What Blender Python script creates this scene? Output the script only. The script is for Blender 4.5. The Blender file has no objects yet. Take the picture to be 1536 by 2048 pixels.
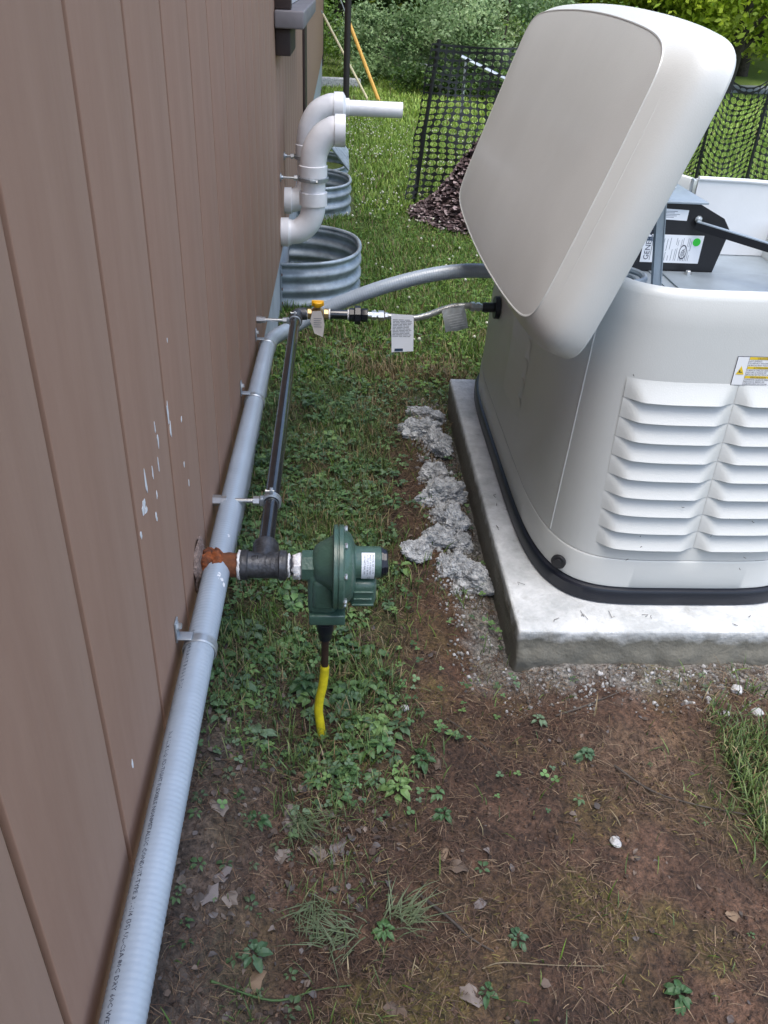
import bpy, bmesh, math, random
import numpy as np
from mathutils import Vector, Matrix, noise as mnoise
random.seed(7); RNG = np.random.default_rng(7)
SC = bpy.context.scene
COL = SC.collection

# ------------------------------------------------------------------ camera
cam = bpy.data.cameras.new('camera'); camo = bpy.data.objects.new('camera', cam); COL.objects.link(camo)
camo.matrix_world = Matrix(((0.99794273, -0.01317779, -0.06274269, 0.2137),
                            (-0.04556935, 0.54259687, -0.83875626, 0.0),
                            (0.04509694, 0.83988986, 0.5408801, 1.2),
                            (0, 0, 0, 1)))
cam.sensor_fit = 'VERTICAL'; cam.sensor_height = 32.0; cam.lens = 1656.0 / 2048.0 * 32.0
cam.clip_start = 0.02; cam.clip_end = 600
SC.camera = camo
SC.render.resolution_x = 768; SC.render.resolution_y = 1024

# ------------------------------------------------------------------ light
SUN_EL, SUN_AZ = math.radians(76), math.radians(185)   # azimuth from +Y towards +X
sd = Vector((math.sin(SUN_AZ) * math.cos(SUN_EL), math.cos(SUN_AZ) * math.cos(SUN_EL), math.sin(SUN_EL)))
w = bpy.data.worlds.new('World'); SC.world = w; w.use_nodes = True
nt = w.node_tree; bg = nt.nodes['Background']
sky = nt.nodes.new('ShaderNodeTexSky'); sky.sky_type = 'NISHITA'; sky.sun_disc = False
sky.sun_elevation = SUN_EL; sky.sun_rotation = SUN_AZ
sky.air_density = 1.0; sky.dust_density = 3.0; sky.ozone_density = 0.6
nt.links.new(sky.outputs[0], bg.inputs[0]); bg.inputs[1].default_value = 0.15
sl = bpy.data.lights.new('sun', 'SUN'); so = bpy.data.objects.new('sun', sl); COL.objects.link(so)
sl.energy = 1.15; sl.angle = math.radians(42); sl.color = (1.0, 0.99, 0.975)
so.rotation_euler = (-sd).to_track_quat('-Z', 'Y').to_euler()
SC.view_settings.view_transform = 'Standard'; SC.view_settings.look = 'None'
SC.view_settings.exposure = 1.36; SC.view_settings.gamma = 1.0

# ------------------------------------------------------------------ materials
def mat(name, col, rough=0.6, metal=0.0, var=0.0, vscale=8.0, bump=0.0, bscale=60.0, col2=None, coat=0.0, attr=False,
        trans=0.0, spec=0.5, stretch=None, dirt=0.0):
    m = bpy.data.materials.new(name); m.use_nodes = True
    t = m.node_tree; N = t.nodes; L = t.links; p = N['Principled BSDF']
    p.inputs['Roughness'].default_value = rough; p.inputs['Metallic'].default_value = metal
    p.inputs['Specular IOR Level'].default_value = spec
    if coat: p.inputs['Coat Weight'].default_value = coat; p.inputs['Coat Roughness'].default_value = 0.15
    tc = N.new('ShaderNodeTexCoord'); mp = N.new('ShaderNodeMapping')
    L.new(tc.outputs['Object'], mp.inputs[0])
    if stretch: mp.inputs['Scale'].default_value = stretch
    base = None
    if attr:
        a = N.new('ShaderNodeAttribute'); a.attribute_name = 'Col'; base = a.outputs['Color']
    if var or col2:
        n = N.new('ShaderNodeTexNoise'); n.inputs['Scale'].default_value = vscale; n.inputs['Detail'].default_value = 8
        n.inputs['Roughness'].default_value = 0.65
        L.new(mp.outputs[0], n.inputs['Vector'])
        r = N.new('ShaderNodeValToRGB'); L.new(n.outputs[0], r.inputs[0])
        r.color_ramp.elements[0].position = 0.36; r.color_ramp.elements[1].position = 0.66
        if attr:
            r.color_ramp.elements[0].color = (1 - var,) * 3 + (1,); r.color_ramp.elements[1].color = (1 + var,) * 3 + (1,)
            mx = N.new('ShaderNodeMix'); mx.data_type = 'RGBA'; mx.blend_type = 'MULTIPLY'; mx.inputs[0].default_value = 1
            L.new(base, mx.inputs[6]); L.new(r.outputs[0], mx.inputs[7]); base = mx.outputs[2]
        else:
            c2 = col2 if col2 else tuple(c * (1 + var) for c in col)
            c1 = col if col2 else tuple(c * (1 - var) for c in col)
            r.color_ramp.elements[0].color = (*c1, 1); r.color_ramp.elements[1].color = (*c2, 1)
            base = r.outputs[0]
    if base is not None: L.new(base, p.inputs['Base Color'])
    else: p.inputs['Base Color'].default_value = (*col, 1)
    if bump:
        n2 = N.new('ShaderNodeTexNoise'); n2.inputs['Scale'].default_value = bscale; n2.inputs['Detail'].default_value = 6
        L.new(mp.outputs[0], n2.inputs['Vector'])
        b = N.new('ShaderNodeBump'); b.inputs['Strength'].default_value = bump; b.inputs['Distance'].default_value = 0.004
        L.new(n2.outputs[0], b.inputs['Height']); L.new(b.outputs[0], p.inputs['Normal'])
        rr = N.new('ShaderNodeMapRange'); rr.inputs[3].default_value = max(0, rough - .1); rr.inputs[4].default_value = min(1, rough + .12)
        L.new(n2.outputs[0], rr.inputs[0]); L.new(rr.outputs[0], p.inputs['Roughness'])
    if trans:
        tr = N.new('ShaderNodeBsdfTranslucent'); ms = N.new('ShaderNodeMixShader'); ms.inputs[0].default_value = trans
        if base is not None: L.new(base, tr.inputs[0])
        else: tr.inputs[0].default_value = (*col, 1)
        L.new(p.outputs[0], ms.inputs[1]); L.new(tr.outputs[0], ms.inputs[2]); L.new(ms.outputs[0], N['Material Output'].inputs[0])
    return m

M = {}
M['siding'] = mat('siding_paint', (.315, .188, .134), .75, col2=(.395, .255, .188), vscale=2.0, bump=.14, bscale=40, stretch=(1, 2.2, .35), spec=.25)
M['groove'] = mat('groove_wood', (.17, .10, .06), .85, var=.3, vscale=30)
M['trim'] = mat('dark_trim', (.045, .028, .024), .6, var=.2)
M['sill'] = mat('sill_paint', (.20, .185, .19), .6, var=.15)
M['found'] = mat('painted_foundation', (.36, .39, .41), .8, var=.14, vscale=9, bump=.5, bscale=90)
M['glass'] = mat('window_glass', (.05, .06, .07), .08)
M['whitewin'] = mat('sash_white', (.7, .7, .7), .4)
M['splat'] = mat('white_paint', (.72, .74, .76), .5)
M['pvc'] = mat('white_pvc', (.80, .80, .81), .38, var=.06, vscale=12, coat=.2)
M['conduit'] = mat('grey_conduit', (.32, .38, .445), .32, var=.07, vscale=9, coat=.25)
M['galv'] = mat('galvanized', (.42, .46, .49), .42, metal=.75, var=.22, vscale=22, bump=.15, bscale=80)
M['zinc'] = mat('zinc_plate', (.62, .63, .62), .3, metal=.9, var=.1, vscale=40)
M['wellm'] = mat('well_steel', (.34, .39, .42), .5, metal=.45, var=.25, vscale=14, bump=.2)
M['deck'] = mat('deck_steel', (.30, .35, .39), .45, metal=.5, var=.12, vscale=10)
M['blackpipe'] = mat('black_pipe', (.010, .012, .015), .17, var=.4, vscale=50, coat=.4)
M['iron'] = mat('malleable_iron', (.075, .078, .085), .42, metal=.6, var=.35, vscale=60, bump=.35, bscale=160)
M['rust'] = mat('rust', (.10, .035, .016), .9, col2=(.19, .065, .024), vscale=60, bump=1, bscale=120)
M['rusto'] = mat('orange_rust', (.07, .025, .012), .85, col2=(.33, .085, .018), vscale=70, bump=1, bscale=120)
M['scale'] = mat('rust_scale', (.11, .075, .062), .9, col2=(.27, .20, .17), vscale=120, bump=1, bscale=200)
M['dope'] = mat('pipe_dope', (.78, .78, .78), .6, bump=.6, bscale=200)
M['green'] = mat('regulator_green', (.046, .098, .074), .36, var=.12, vscale=30, bump=.25, bscale=220, coat=.3)
M['blackpl'] = mat('black_plastic', (.007, .009, .016), .36, var=.1)
M['brown'] = mat('brown_nipple', (.035, .018, .012), .5, var=.3, vscale=60)
M['yellow'] = mat('yellow_pe', (.60, .50, .015), .5, var=.22, vscale=40)
M['handle'] = mat('valve_yellow', (.80, .42, .01), .4)
M['brass'] = mat('brass', (.45, .33, .17), .35, metal=.8, var=.15, vscale=60)
M['paper'] = mat('tag_paper', (.74, .78, .84), .5)
M['cream'] = mat('tag_cream', (.62, .57, .53), .5)
M['clear'] = mat('tag_plastic', (.40, .43, .44), .25, var=.2, vscale=60, trans=.2)
M['ink'] = mat('ink', (.03, .035, .06), .6)
M['greyink'] = mat('grey_ink', (.11, .13, .17), .6)
M['navy'] = mat('navy_ink', (.02, .05, .10), .5)
M['white'] = mat('sticker_white', (.74, .76, .78), .4)
M['labyel'] = mat('label_yellow', (.72, .52, .03), .45)
M['dotgreen'] = mat('dot_green', (.03, .55, .04), .4)
M['cab'] = mat('enclosure_paint', (.55, .567, .552), .40, var=.025, vscale=5, bump=.10, bscale=420, coat=.15)
M['cabw'] = mat('inner_panel_paint', (.66, .68, .69), .4, var=.03, bump=.05, bscale=300)
M['blackm'] = mat('black_metal', (.008, .008, .010), .42)
M['concrete'] = mat('pad_concrete', (.38, .40, .405), .85, col2=(.60, .62, .625), vscale=14, bump=.6, bscale=120)
M['rough'] = mat('rough_concrete', (.20, .21, .215), .95, col2=(.52, .54, .55), vscale=45, bump=1, bscale=140)
M['netb'] = mat('black_net', (.008, .010, .010), .5)
M['post'] = mat('dark_post', (.022, .018, .018), .6)
M['orange'] = mat('guy_guard_orange', (.66, .38, .08), .5)
M['paleyel'] = mat('guy_guard_pale', (.62, .56, .36), .5)
M['wire'] = mat('wire_steel', (.22, .26, .27), .5)
M['attr'] = mat('leaf_attr', (1, 1, 1), .55, attr=True, trans=.25)
M['leafy'] = mat('crown_leaves', (1, 1, 1), .55, attr=True, trans=.45)
M['attrd'] = mat('dry_attr', (1, 1, 1), .9, attr=True, var=.25, vscale=60)
M['bark'] = mat('bark', (.06, .05, .042), .95, var=.4, vscale=20, bump=1, bscale=30)
M['stone'] = mat('white_stone', (.38, .38, .38), .8, var=.2, vscale=60, bump=.6, bscale=200)
M['road'] = mat('far_road', (.26, .28, .30), .9, var=.1)
M['ply'] = mat('roof_shingle', (.06, .055, .05), .9, var=.3, vscale=8)

# ------------------------------------------------------------------ object helpers
def tag(o, label=None, cat=None, group=None, kind=None):
    if label: o['label'] = label
    if cat: o['category'] = cat
    if group: o['group'] = group
    if kind: o['kind'] = kind
    return o
def empty(name, loc, label, cat, group=None):
    o = bpy.data.objects.new(name, None); COL.objects.link(o); o.location = loc; o.empty_display_size = .05
    return tag(o, label, cat, group)
def worldloc(p):
    v = Vector((0, 0, 0))
    while p is not None: v = v + p.location; p = p.parent
    return v
def obj(name, vf, m, parent=None, smooth=35, local=False, mats=None, fm=None):
    """vf = (verts, faces); verts in world coordinates unless local"""
    v, f = vf
    me = bpy.data.meshes.new(name)
    if parent is not None and not local:
        off = worldloc(parent); v = [(a[0] - off.x, a[1] - off.y, a[2] - off.z) for a in v]
    me.from_pydata([tuple(a) for a in v], [], f); me.validate()
    me.materials.append(m)
    if mats:
        for k in mats: me.materials.append(k)
    if fm:
        me.polygons.foreach_set('material_index', fm)
    if smooth is not None:
        me.polygons.foreach_set('use_smooth', [True] * len(me.polygons))
        me.set_sharp_from_angle(angle=math.radians(smooth))
    bm = bmesh.new(); bm.from_mesh(me); bmesh.ops.recalc_face_normals(bm, faces=bm.faces); bm.to_mesh(me); bm.free()
    me.update()
    o = bpy.data.objects.new(name, me); COL.objects.link(o)
    if parent is not None: o.parent = parent
    return o
def join(*parts):
    V = []; F = []
    for v, f in parts:
        b = len(V); V += [tuple(a) for a in v]; F += [tuple(i + b for i in g) for g in f]
    return V, F
def frames(path):
    P = [Vector(p) for p in path]; T = []
    for i in range(len(P)):
        a = P[max(0, i - 1)]; b = P[min(len(P) - 1, i + 1)]; T.append((b - a).normalized())
    up = Vector((0, 0, 1)) if abs(T[0].z) < .9 else Vector((0, 1, 0))
    n = (up - T[0] * up.dot(T[0])).normalized(); out = []
    for i, t in enumerate(T):
        n = (n - t * n.dot(t)).normalized(); out.append((P[i], t, n, t.cross(n)))
    return out
def tube(path, r, seg=16, caps=True, inner=None):
    fr = frames(path); V = []; F = []
    R = r if hasattr(r, '__len__') else [r] * len(fr)
    for (p, t, n, b), rr in zip(fr, R):
        for k in range(seg):
            a = 2 * math.pi * k / seg; V.append(p + (n * math.cos(a) + b * math.sin(a)) * rr)
    for i in range(len(fr) - 1):
        for k in range(seg):
            k2 = (k + 1) % seg; F.append((i * seg + k, i * seg + k2, (i + 1) * seg + k2, (i + 1) * seg + k))
    if caps:
        F.append(tuple(range(seg - 1, -1, -1))); F.append(tuple((len(fr) - 1) * seg + k for k in range(seg)))
    return V, F
def rod(p0, p1, prof, seg=24, caps=True):
    """prof = [(t metres along, radius)...]"""
    p0 = Vector(p0); d = (Vector(p1) - p0).normalized()
    up = Vector((0, 0, 1)) if abs(d.z) < .9 else Vector((0, 1, 0))
    n = (up - d * up.dot(d)).normalized(); b = d.cross(n); V = []; F = []
    for t, r in prof:
        for k in range(seg):
            a = 2 * math.pi * (k + .5) / seg; V.append(p0 + d * t + (n * math.cos(a) + b * math.sin(a)) * max(r, 1e-5))
    for i in range(len(prof) - 1):
        for k in range(seg):
            k2 = (k + 1) % seg; F.append((i * seg + k, i * seg + k2, (i + 1) * seg + k2, (i + 1) * seg + k))
    if caps:
        F.append(tuple(range(seg - 1, -1, -1))); F.append(tuple((len(prof) - 1) * seg + k for k in range(seg)))
    return V, F
def cyl(p0, p1, r, seg=20, bev=.001):
    L = (Vector(p1) - Vector(p0)).length; bev = min(bev, r * .4, L * .3)
    return rod(p0, p1, [(0, r - bev), (bev, r), (L - bev, r), (L, r - bev)], seg)
def torus(c, axis, R, r, seg=36, sg=10, squash=1.0):
    c = Vector(c); ax = Vector(axis).normalized(); up = Vector((0, 0, 1)) if abs(ax.z) < .9 else Vector((0, 1, 0))
    n = (up - ax * up.dot(ax)).normalized(); b = ax.cross(n); V = []; F = []
    for i in range(seg):
        a = 2 * math.pi * i / seg; d = n * math.cos(a) + b * math.sin(a)
        for k in range(sg):
            q = 2 * math.pi * k / sg; V.append(c + d * (R + r * squash * math.cos(q)) + ax * r * math.sin(q))
    for i in range(seg):
        for k in range(sg):
            i2 = (i + 1) % seg; k2 = (k + 1) % sg
            F.append((i * sg + k, i2 * sg + k, i2 * sg + k2, i * sg + k2))
    return V, F
def band(c, axis, R, wd, th, seg=36, a0=0, a1=2 * math.pi):
    """flat strap ring, width wd along axis"""
    c = Vector(c); ax = Vector(axis).normalized(); up = Vector((0, 0, 1)) if abs(ax.z) < .9 else Vector((0, 1, 0))
    n = (up - ax * up.dot(ax)).normalized(); b = ax.cross(n); V = []; F = []
    full = abs(a1 - a0 - 2 * math.pi) < 1e-4; cnt = seg if full else seg + 1
    for i in range(cnt):
        a = a0 + (a1 - a0) * i / seg; d = n * math.cos(a) + b * math.sin(a)
        for rr, s in ((R, -1), (R + th, -.8), (R + th, .8), (R, 1)): V.append(c + d * rr + ax * s * wd / 2)
    for i in range(seg):
        i2 = (i + 1) % cnt
        for k in range(4):
            k2 = (k + 1) % 4; F.append((i * 4 + k, i2 * 4 + k, i2 * 4 + k2, i * 4 + k2))
    if not full: F += [(0, 1, 2, 3), tuple((cnt - 1) * 4 + k for k in (3, 2, 1, 0))]
    return V, F
def box(x0, x1, y0, y1, z0, z1, bev=.0):
    bm = bmesh.new(); bmesh.ops.create_cube(bm, size=1)
    for v in bm.verts:
        v.co = Vector(((x0 + x1) / 2 + v.co.x * (x1 - x0), (y0 + y1) / 2 + v.co.y * (y1 - y0), (z0 + z1) / 2 + v.co.z * (z1 - z0)))
    if bev: bmesh.ops.bevel(bm, geom=bm.edges[:], offset=bev, segments=3, affect='EDGES', profile=.5)
    bm.verts.index_update()
    V = [v.co.copy() for v in bm.verts]; F = [tuple(v.index for v in f.verts) for f in bm.faces]; bm.free()
    return V, F
def xf(vf, mtx): return [mtx @ Vector(v) for v in vf[0]], vf[1]
def prism(pts, d):
    """pts = 3D polygon, d = extrusion vector"""
    n = len(pts); d = Vector(d); V = [Vector(p) for p in pts] + [Vector(p) + d for p in pts]
    F = [tuple(range(n - 1, -1, -1)), tuple(range(n, 2 * n))] + [(i, (i + 1) % n, n + (i + 1) % n, n + i) for i in range(n)]
    return V, F
def smoothpath(pts, n=12):
    P = [Vector(p) for p in pts]; P = [P[0] * 2 - P[1]] + P + [P[-1] * 2 - P[-2]]; out = []
    for i in range(1, len(P) - 2):
        for k in range(n):
            t = k / n; a, b, c, d = P[i - 1], P[i], P[i + 1], P[i + 2]
            out.append(.5 * ((2 * b) + (c - a) * t + (2 * a - 5 * b + 4 * c - d) * t * t + (3 * b - a - 3 * c + d) * t ** 3))
    out.append(P[-2]); return out
def textmesh(s, size=1.0, align='LEFT', res=2):
    cu = bpy.data.curves.new('t', 'FONT'); cu.body = s; cu.size = size; cu.resolution_u = res; cu.align_x = align
    o = bpy.data.objects.new('t', cu); COL.objects.link(o)
    dg = bpy.context.evaluated_depsgraph_get(); me = bpy.data.meshes.new_from_object(o.evaluated_get(dg))
    V = [v.co.copy() for v in me.vertices]; F = [tuple(p.vertices) for p in me.polygons]
    bpy.data.objects.remove(o); bpy.data.curves.remove(cu); bpy.data.meshes.remove(me)
    return V, F
def place2d(vf, org, ux, uy, nrm=None, off=0.0):
    """map flat (x,y) to plane"""
    org = Vector(org); ux = Vector(ux); uy = Vector(uy); n = ux.cross(uy).normalized() * off
    return [org + ux * v[0] + uy * v[1] + n for v in vf[0]], vf[1]
def rect2(x0, y0, x1, y1): return [(x0, y0), (x1, y0), (x1, y1), (x0, y1)], [(0, 1, 2, 3)]

# ------------------------------------------------------------------ numpy noise
def vnoise(x, y, seed=0):
    xi = np.floor(x).astype(np.int64); yi = np.floor(y).astype(np.int64); xf_ = x - xi; yf = y - yi
    def h(a, b):
        n = (a * 374761393 + b * 668265263 + seed * 974711) & 0x7fffffff
        n = ((n ^ (n >> 13)) * 1274126177) & 0x7fffffff
        return ((n ^ (n >> 16)) & 0xffff) / 65535.0
    u = xf_ * xf_ * (3 - 2 * xf_); v = yf * yf * (3 - 2 * yf)
    return (h(xi, yi) * (1 - u) + h(xi + 1, yi) * u) * (1 - v) + (h(xi, yi + 1) * (1 - u) + h(xi + 1, yi + 1) * u) * v
def fbm(x, y, sc, oc=4, seed=0):
    s = 0; a = 1; t = 0
    for k in range(oc): s = s + a * vnoise(x * sc, y * sc, seed + k * 7); t += a; a *= .5; sc *= 2.03
    return s / t
def sst(a, b, x): t = np.clip((x - a) / (b - a), 0, 1); return t * t * (3 - 2 * t)
def G(x, y):
    x = np.asarray(x, float); y = np.asarray(y, float)
    near = 1 - sst(3, 6, y)
    z = (fbm(x, y, 7, 3, 1) - .5) * .030 + (fbm(x, y, 40, 3, 5) - .5) * .012 * near
    # bare soil is crumbly
    z = z + (fbm(x, y, 130, 2, 9) - .5) * .005 * near
    z = z + .085 * (1 - sst(.0, .16, x)) * (1 - sst(1.1, 2.0, y))
    # trench beside the pad, mound of spoil along it
    tr = sst(.49, .53, x) * (1 - sst(.62, .63, x)) * sst(1.12, 1.26, y) * (1 - sst(2.5, 2.7, y))
    z = z - .012 * tr
    z = z - .02 * np.clip(y - 5, 0, 10) * (1 - sst(0, 1, (y - 12) / 8) * 0)
    bank = sst(13.2, 16, y) * (1 - sst(3.0, 6.0, x))
    z = z + .16 * bank
    pad = sst(.56, .60, x) * sst(1.27, 1.31, y) * (1 - sst(2.5, 2.54, y)) * (1 - sst(1.5, 1.55, x))
    return z * (1 - pad) + (-.03) * pad

# colour zones ------------------------------------------------------
def lush(x, y):
    """0 bare soil .. 1 full lawn"""
    n = fbm(x, y, 3.1, 4, 21) - .5; n2 = fbm(x, y, 11, 3, 33) - .5
    a = sst(1.05, 1.75, y + n * 1.0 + n2 * .3)
    strip = 1 - sst(.30, .46, x + n * .30)                      # greener next to the house
    a = a * (0.30 + .70 * strip) + .10 * strip * sst(.85, 1.05, y)
    a = np.maximum(a, sst(2.05, 2.6, y + n * .6))
    # bare reddish strip next to rubble
    bare = sst(.33, .42, x + n2 * .2) * (1 - sst(2.0, 2.5, y)); a = a * (1 - .75 * bare)
    a = np.maximum(a, .34 * sst(.90, 1.12, x + n * .5 + n2 * .2) * (1 - sst(1.05, 1.2, y + n * .2)) * sst(.72, .85, y))
    a = np.maximum(a, sst(1.5, 1.8, x))
    return np.clip(a, 0, 1)
def weedy(x, y):
    n = fbm(x, y, 6, 3, 71) - .5
    s = 1 - sst(.30, .42, x + n * .25)
    c = s * sst(.93, 1.05, y + n * .35) * (1 - sst(2.3, 3.2, y))
    d = .35 * np.clip(1 - ((x - .36) / .09) ** 2 - ((y - 1.02) / .12) ** 2, 0, 1)
    e = .5 * np.clip(1 - ((x - .69) / .07) ** 2 - ((y - 1.02) / .07) ** 2, 0, 1)
    return np.clip(c + d + e, 0, 1)
def moss(x, y):
    n = fbm(x, y, 9, 4, 91)
    m = 0
    for cx, cy, r in ((.62, .76, .06), (.66, .72, .06), (.74, .72, .06), (.27, .60, .06), (.35, .59, .08), (.28, 1.02, .05), (.42, 1.2, .07), (.80, .66, .07)):
        m = np.maximum(m, 1 - np.hypot(x - cx, y - cy) / r)
    return np.clip(m + (n - .5) * 1.4, 0, 1)

# ------------------------------------------------------------------ ground sheet
def axis(lo, flo, fhi, hi, st, gr=1.12):
    a = list(np.arange(flo, fhi, st)); s = st; v = flo
    while v > lo: s = min(s * gr, 4); v -= s; a.insert(0, v)
    s = st; v = a[-1]
    while v < hi: s = min(s * gr, 4); v += s; a.append(v)
    return np.array(a)
gx = axis(-70, -.06, 1.25, 90, .0075); gy = axis(-40, .40, 2.7, 140, .0085)
X, Y = np.meshgrid(gx, gy, indexing='ij'); Z = G(X, Y)
nx, ny = X.shape
def mesh_np(name, V, F, m, cols=None, parent=None, smooth=False, facesz=4):
    me = bpy.data.meshes.new(name); V = np.asarray(V, np.float32); F = np.asarray(F, np.int32)
    me.vertices.add(len(V)); me.vertices.foreach_set('co', V.ravel())
    nf = len(F); k = F.shape[1]
    me.loops.add(nf * k); me.loops.foreach_set('vertex_index', F.ravel())
    me.polygons.add(nf); me.polygons.foreach_set('loop_start', np.arange(nf, dtype=np.int32) * k)
    if smooth: me.polygons.foreach_set('use_smooth', np.ones(nf, bool))
    me.materials.append(m)
    me.update(calc_edges=True)
    if cols is not None:
        at = me.attributes.new('Col', 'FLOAT_COLOR', 'POINT')
        c = np.ones((len(V), 4), np.float32); c[:, :3] = cols; at.data.foreach_set('color', c.ravel())
    o = bpy.data.objects.new(name, me); COL.objects.link(o)
    if parent is not None: o.parent = parent
    return o
idx = np.arange(nx * ny).reshape(nx, ny)
F = np.stack([idx[:-1, :-1], idx[1:, :-1], idx[1:, 1:], idx[:-1, 1:]], -1).reshape(-1, 4)
xs, ys = X.ravel(), Y.ravel()
n1 = fbm(xs, ys, 5, 4, 41)[:, None]; n2 = fbm(xs, ys, 26, 4, 51)[:, None]
soil = np.array([.060, .038, .028]) * (1 - n1) + np.array([.125, .083, .060]) * n1
n0 = fbm(xs, ys, 2.6, 4, 301)[:, None]
soil = soil * (.25 + 1.3 * n2) * (.30 + .95 * n0) * np.array([1.05, .90, .80])
red = sst(.33, .5, xs)[:, None] * (sst(1.0, 1.2, ys) * (1 - sst(1.9, 2.4, ys)))[:, None]
soil = soil * (1 - .5 * red) + np.array([.105, .052, .030]) * .5 * red * (.6 + .8 * n2)
dk = ((1 - sst(.0, .22, xs + .1 * (n1[:, 0] - .5))) * (1 - sst(1.1, 1.4, ys)))[:, None]
soil = soil * (1 - .55 * dk) + np.array([.085, .075, .064]) * .55 * dk * (.6 + .8 * n2)
dust = (sst(.50, .535, xs + .05 * (n2[:, 0] - .5)) * sst(1.17, 1.26, ys + .1 * (n1[:, 0] - .5)) * (1 - sst(2.4, 2.6, ys)))[:, None]
grit = (np.exp(-((ys - 1.235 - .03 * (n1[:, 0] - .5)) / .045) ** 2) * sst(.55, .62, xs))[:, None]
dust = np.maximum(dust, grit * (n2 > .42)); soil = soil * (1 - dust) + np.array([.20, .19, .175]) * dust * (.6 + .6 * n2)
pale = np.exp(-(((xs - .80) / .10) ** 2 + ((ys - 1.04) / .06) ** 2))[:, None]
soil = soil * (1 - .5 * pale) + np.array([.20, .135, .09]) * .5 * pale
mo = moss(xs, ys)[:, None] * .6
soil = soil * (1 - mo) + np.array([.115, .10, .022]) * mo * (.5 + n2)
lu = lush(xs, ys)[:, None]
gcol = np.array([.050, .085, .018]) * (.6 + .8 * n2)
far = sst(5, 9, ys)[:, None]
gcol = gcol * (1 - far) + np.array([.19, .29, .045]) * far * (.8 + .4 * n1)  # brighter far green carries the sunlit look in its albedo
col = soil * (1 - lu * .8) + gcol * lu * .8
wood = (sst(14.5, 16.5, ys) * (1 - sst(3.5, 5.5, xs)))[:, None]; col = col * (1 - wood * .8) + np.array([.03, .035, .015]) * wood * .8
gm = mat('ground', (1, 1, 1), .95, attr=True, var=.62, vscale=95, bump=1.0, bscale=170)
[n for n in gm.node_tree.nodes if n.type == 'BUMP'][0].inputs['Distance'].default_value = .012
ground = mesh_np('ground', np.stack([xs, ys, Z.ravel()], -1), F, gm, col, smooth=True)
tag(ground, 'brown soil and lawn running from the house wall to the trees', kind='structure')

# ------------------------------------------------------------------ house
house = empty('house', (0, 0, 0), 'brown house wall with vertical grooved wood siding boards', 'house')
SB, ST = .262, 2.35                       # siding bottom, top
pitch = .2035
bd = obj('siding_board', box(-.012, 0, .0055, pitch - .0055, SB, ST, .0012), M['siding'], house, 30, local=True)
bd.location = (0, .360 - 5 * pitch, 0)
for k in range(1, 70):
    c = bd.copy(); COL.objects.link(c); c.parent = house; c.location = (0, .360 + (k - 5) * pitch, 0)
Y0, Y1 = .360 - 5 * pitch, .360 + 65 * pitch
obj('siding_backing', box(-.03, -.0065, Y0, Y1, SB + .003, ST, 0), M['groove'], house, None)
obj('foundation', box(-.30, -.014, Y0, Y1 - .01, -.6, SB + .012, 0), M['found'], house, None)
obj('corner_trim', box(-.03, .004, Y1 + .001, Y1 + .09, .1, ST, .002), M['trim'], house)
obj('dark_strip', box(.0015, .016, 5.70, 6.05, .30, ST, .002), M['trim'], house)  # dark upright strip standing proud of the far siding
obj('rear_wall', box(-7, -.032, Y1 - .05, Y1 + .08, -.5, ST, 0), M['siding'], house, None)
obj('added_soffit', box(-.03, .16, Y0, Y1 + .3, ST + .001, ST + .03, 0), M['trim'], house, None)
roof = prism([(.19, Y0, ST + .032), (.19, Y0, ST + .10), (-3.6, Y0, 3.6), (-7.6, Y0, ST + .13), (-7.6, Y0, ST + .05), (-3.6, Y0, 3.5)], (0, Y1 + .3 - Y0, 0))
obj('roof', roof, M['ply'], house, None)  # unseen roof and eave, added for house shade, kept short to pass sky
obj('gable_wall', prism([(-.03, Y0 - .002, -.5), (-.03, Y0 - .002, ST), (-3.6, Y0 - .002, 3.45), (-7.2, Y0 - .002, ST), (-7.2, Y0 - .002, -.5)], (0, -.1, 0)), M['siding'], house, None)
# window seen at the top
win = obj('window', join(box(.0012, .055, 3.24, 3.31, 1.10, 2.2, .002), box(.0012, .055, 4.72, 4.79, 1.10, 2.2, .002), box(.0012, .055, 3.312, 4.718, 2.12, 2.2, .002)), M['trim'], house)
obj('sill', box(.0012, .10, 3.20, 4.84, 1.045, 1.098, .006), M['sill'], win)
obj('apron', box(.0012, .052, 3.24, 3.62, .962, 1.043, .003), M['trim'], win)
obj('sash', join(box(.004, .03, 3.312, 4.718, 1.10, 1.15, .002), box(.004, .03, 3.312, 3.36, 1.152, 2.118, .002)), M['whitewin'], win)
obj('pane', box(.008, .014, 3.362, 4.718, 1.152, 2.118, 0), M['glass'], win)
# paint flecks on the siding
spots = [(.979, .715, .008, .035), (.985, .69, .006, .02), (.908, .715, .004, .022), (.826, .705, .006, .03), (.863, .694, .003, .016), (.896, .687, .0025, .018),
         (.803, .685, .012, .015), (.812, .675, .008, .010), (.855, .637, .005, .012), (.777, .664, .006, .012), (1.071, .557, .003, .01), (1.061, .666, .006, .010),
         (.9, .735, .003, .014), (.87, .66, .003, .012), (1.05, .60, .003, .01), (.62, .47, .003, .011), (1.02, .8, .002, .006)]
for i, (y, z, a, b) in enumerate(spots):
    a *= .75; b *= .62
    n = 11; V = [(.0, 0, 0)]
    pts = []
    for k in range(n):
        t = 2 * math.pi * k / n; r = random.uniform(.45, 1.15)
        pts.append((.0003, y + math.cos(t) * a * r, z + math.sin(t) * b * r))
    obj('paint_fleck', prism(pts, (.0006, 0, 0)), M['splat'], house, None)

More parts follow.
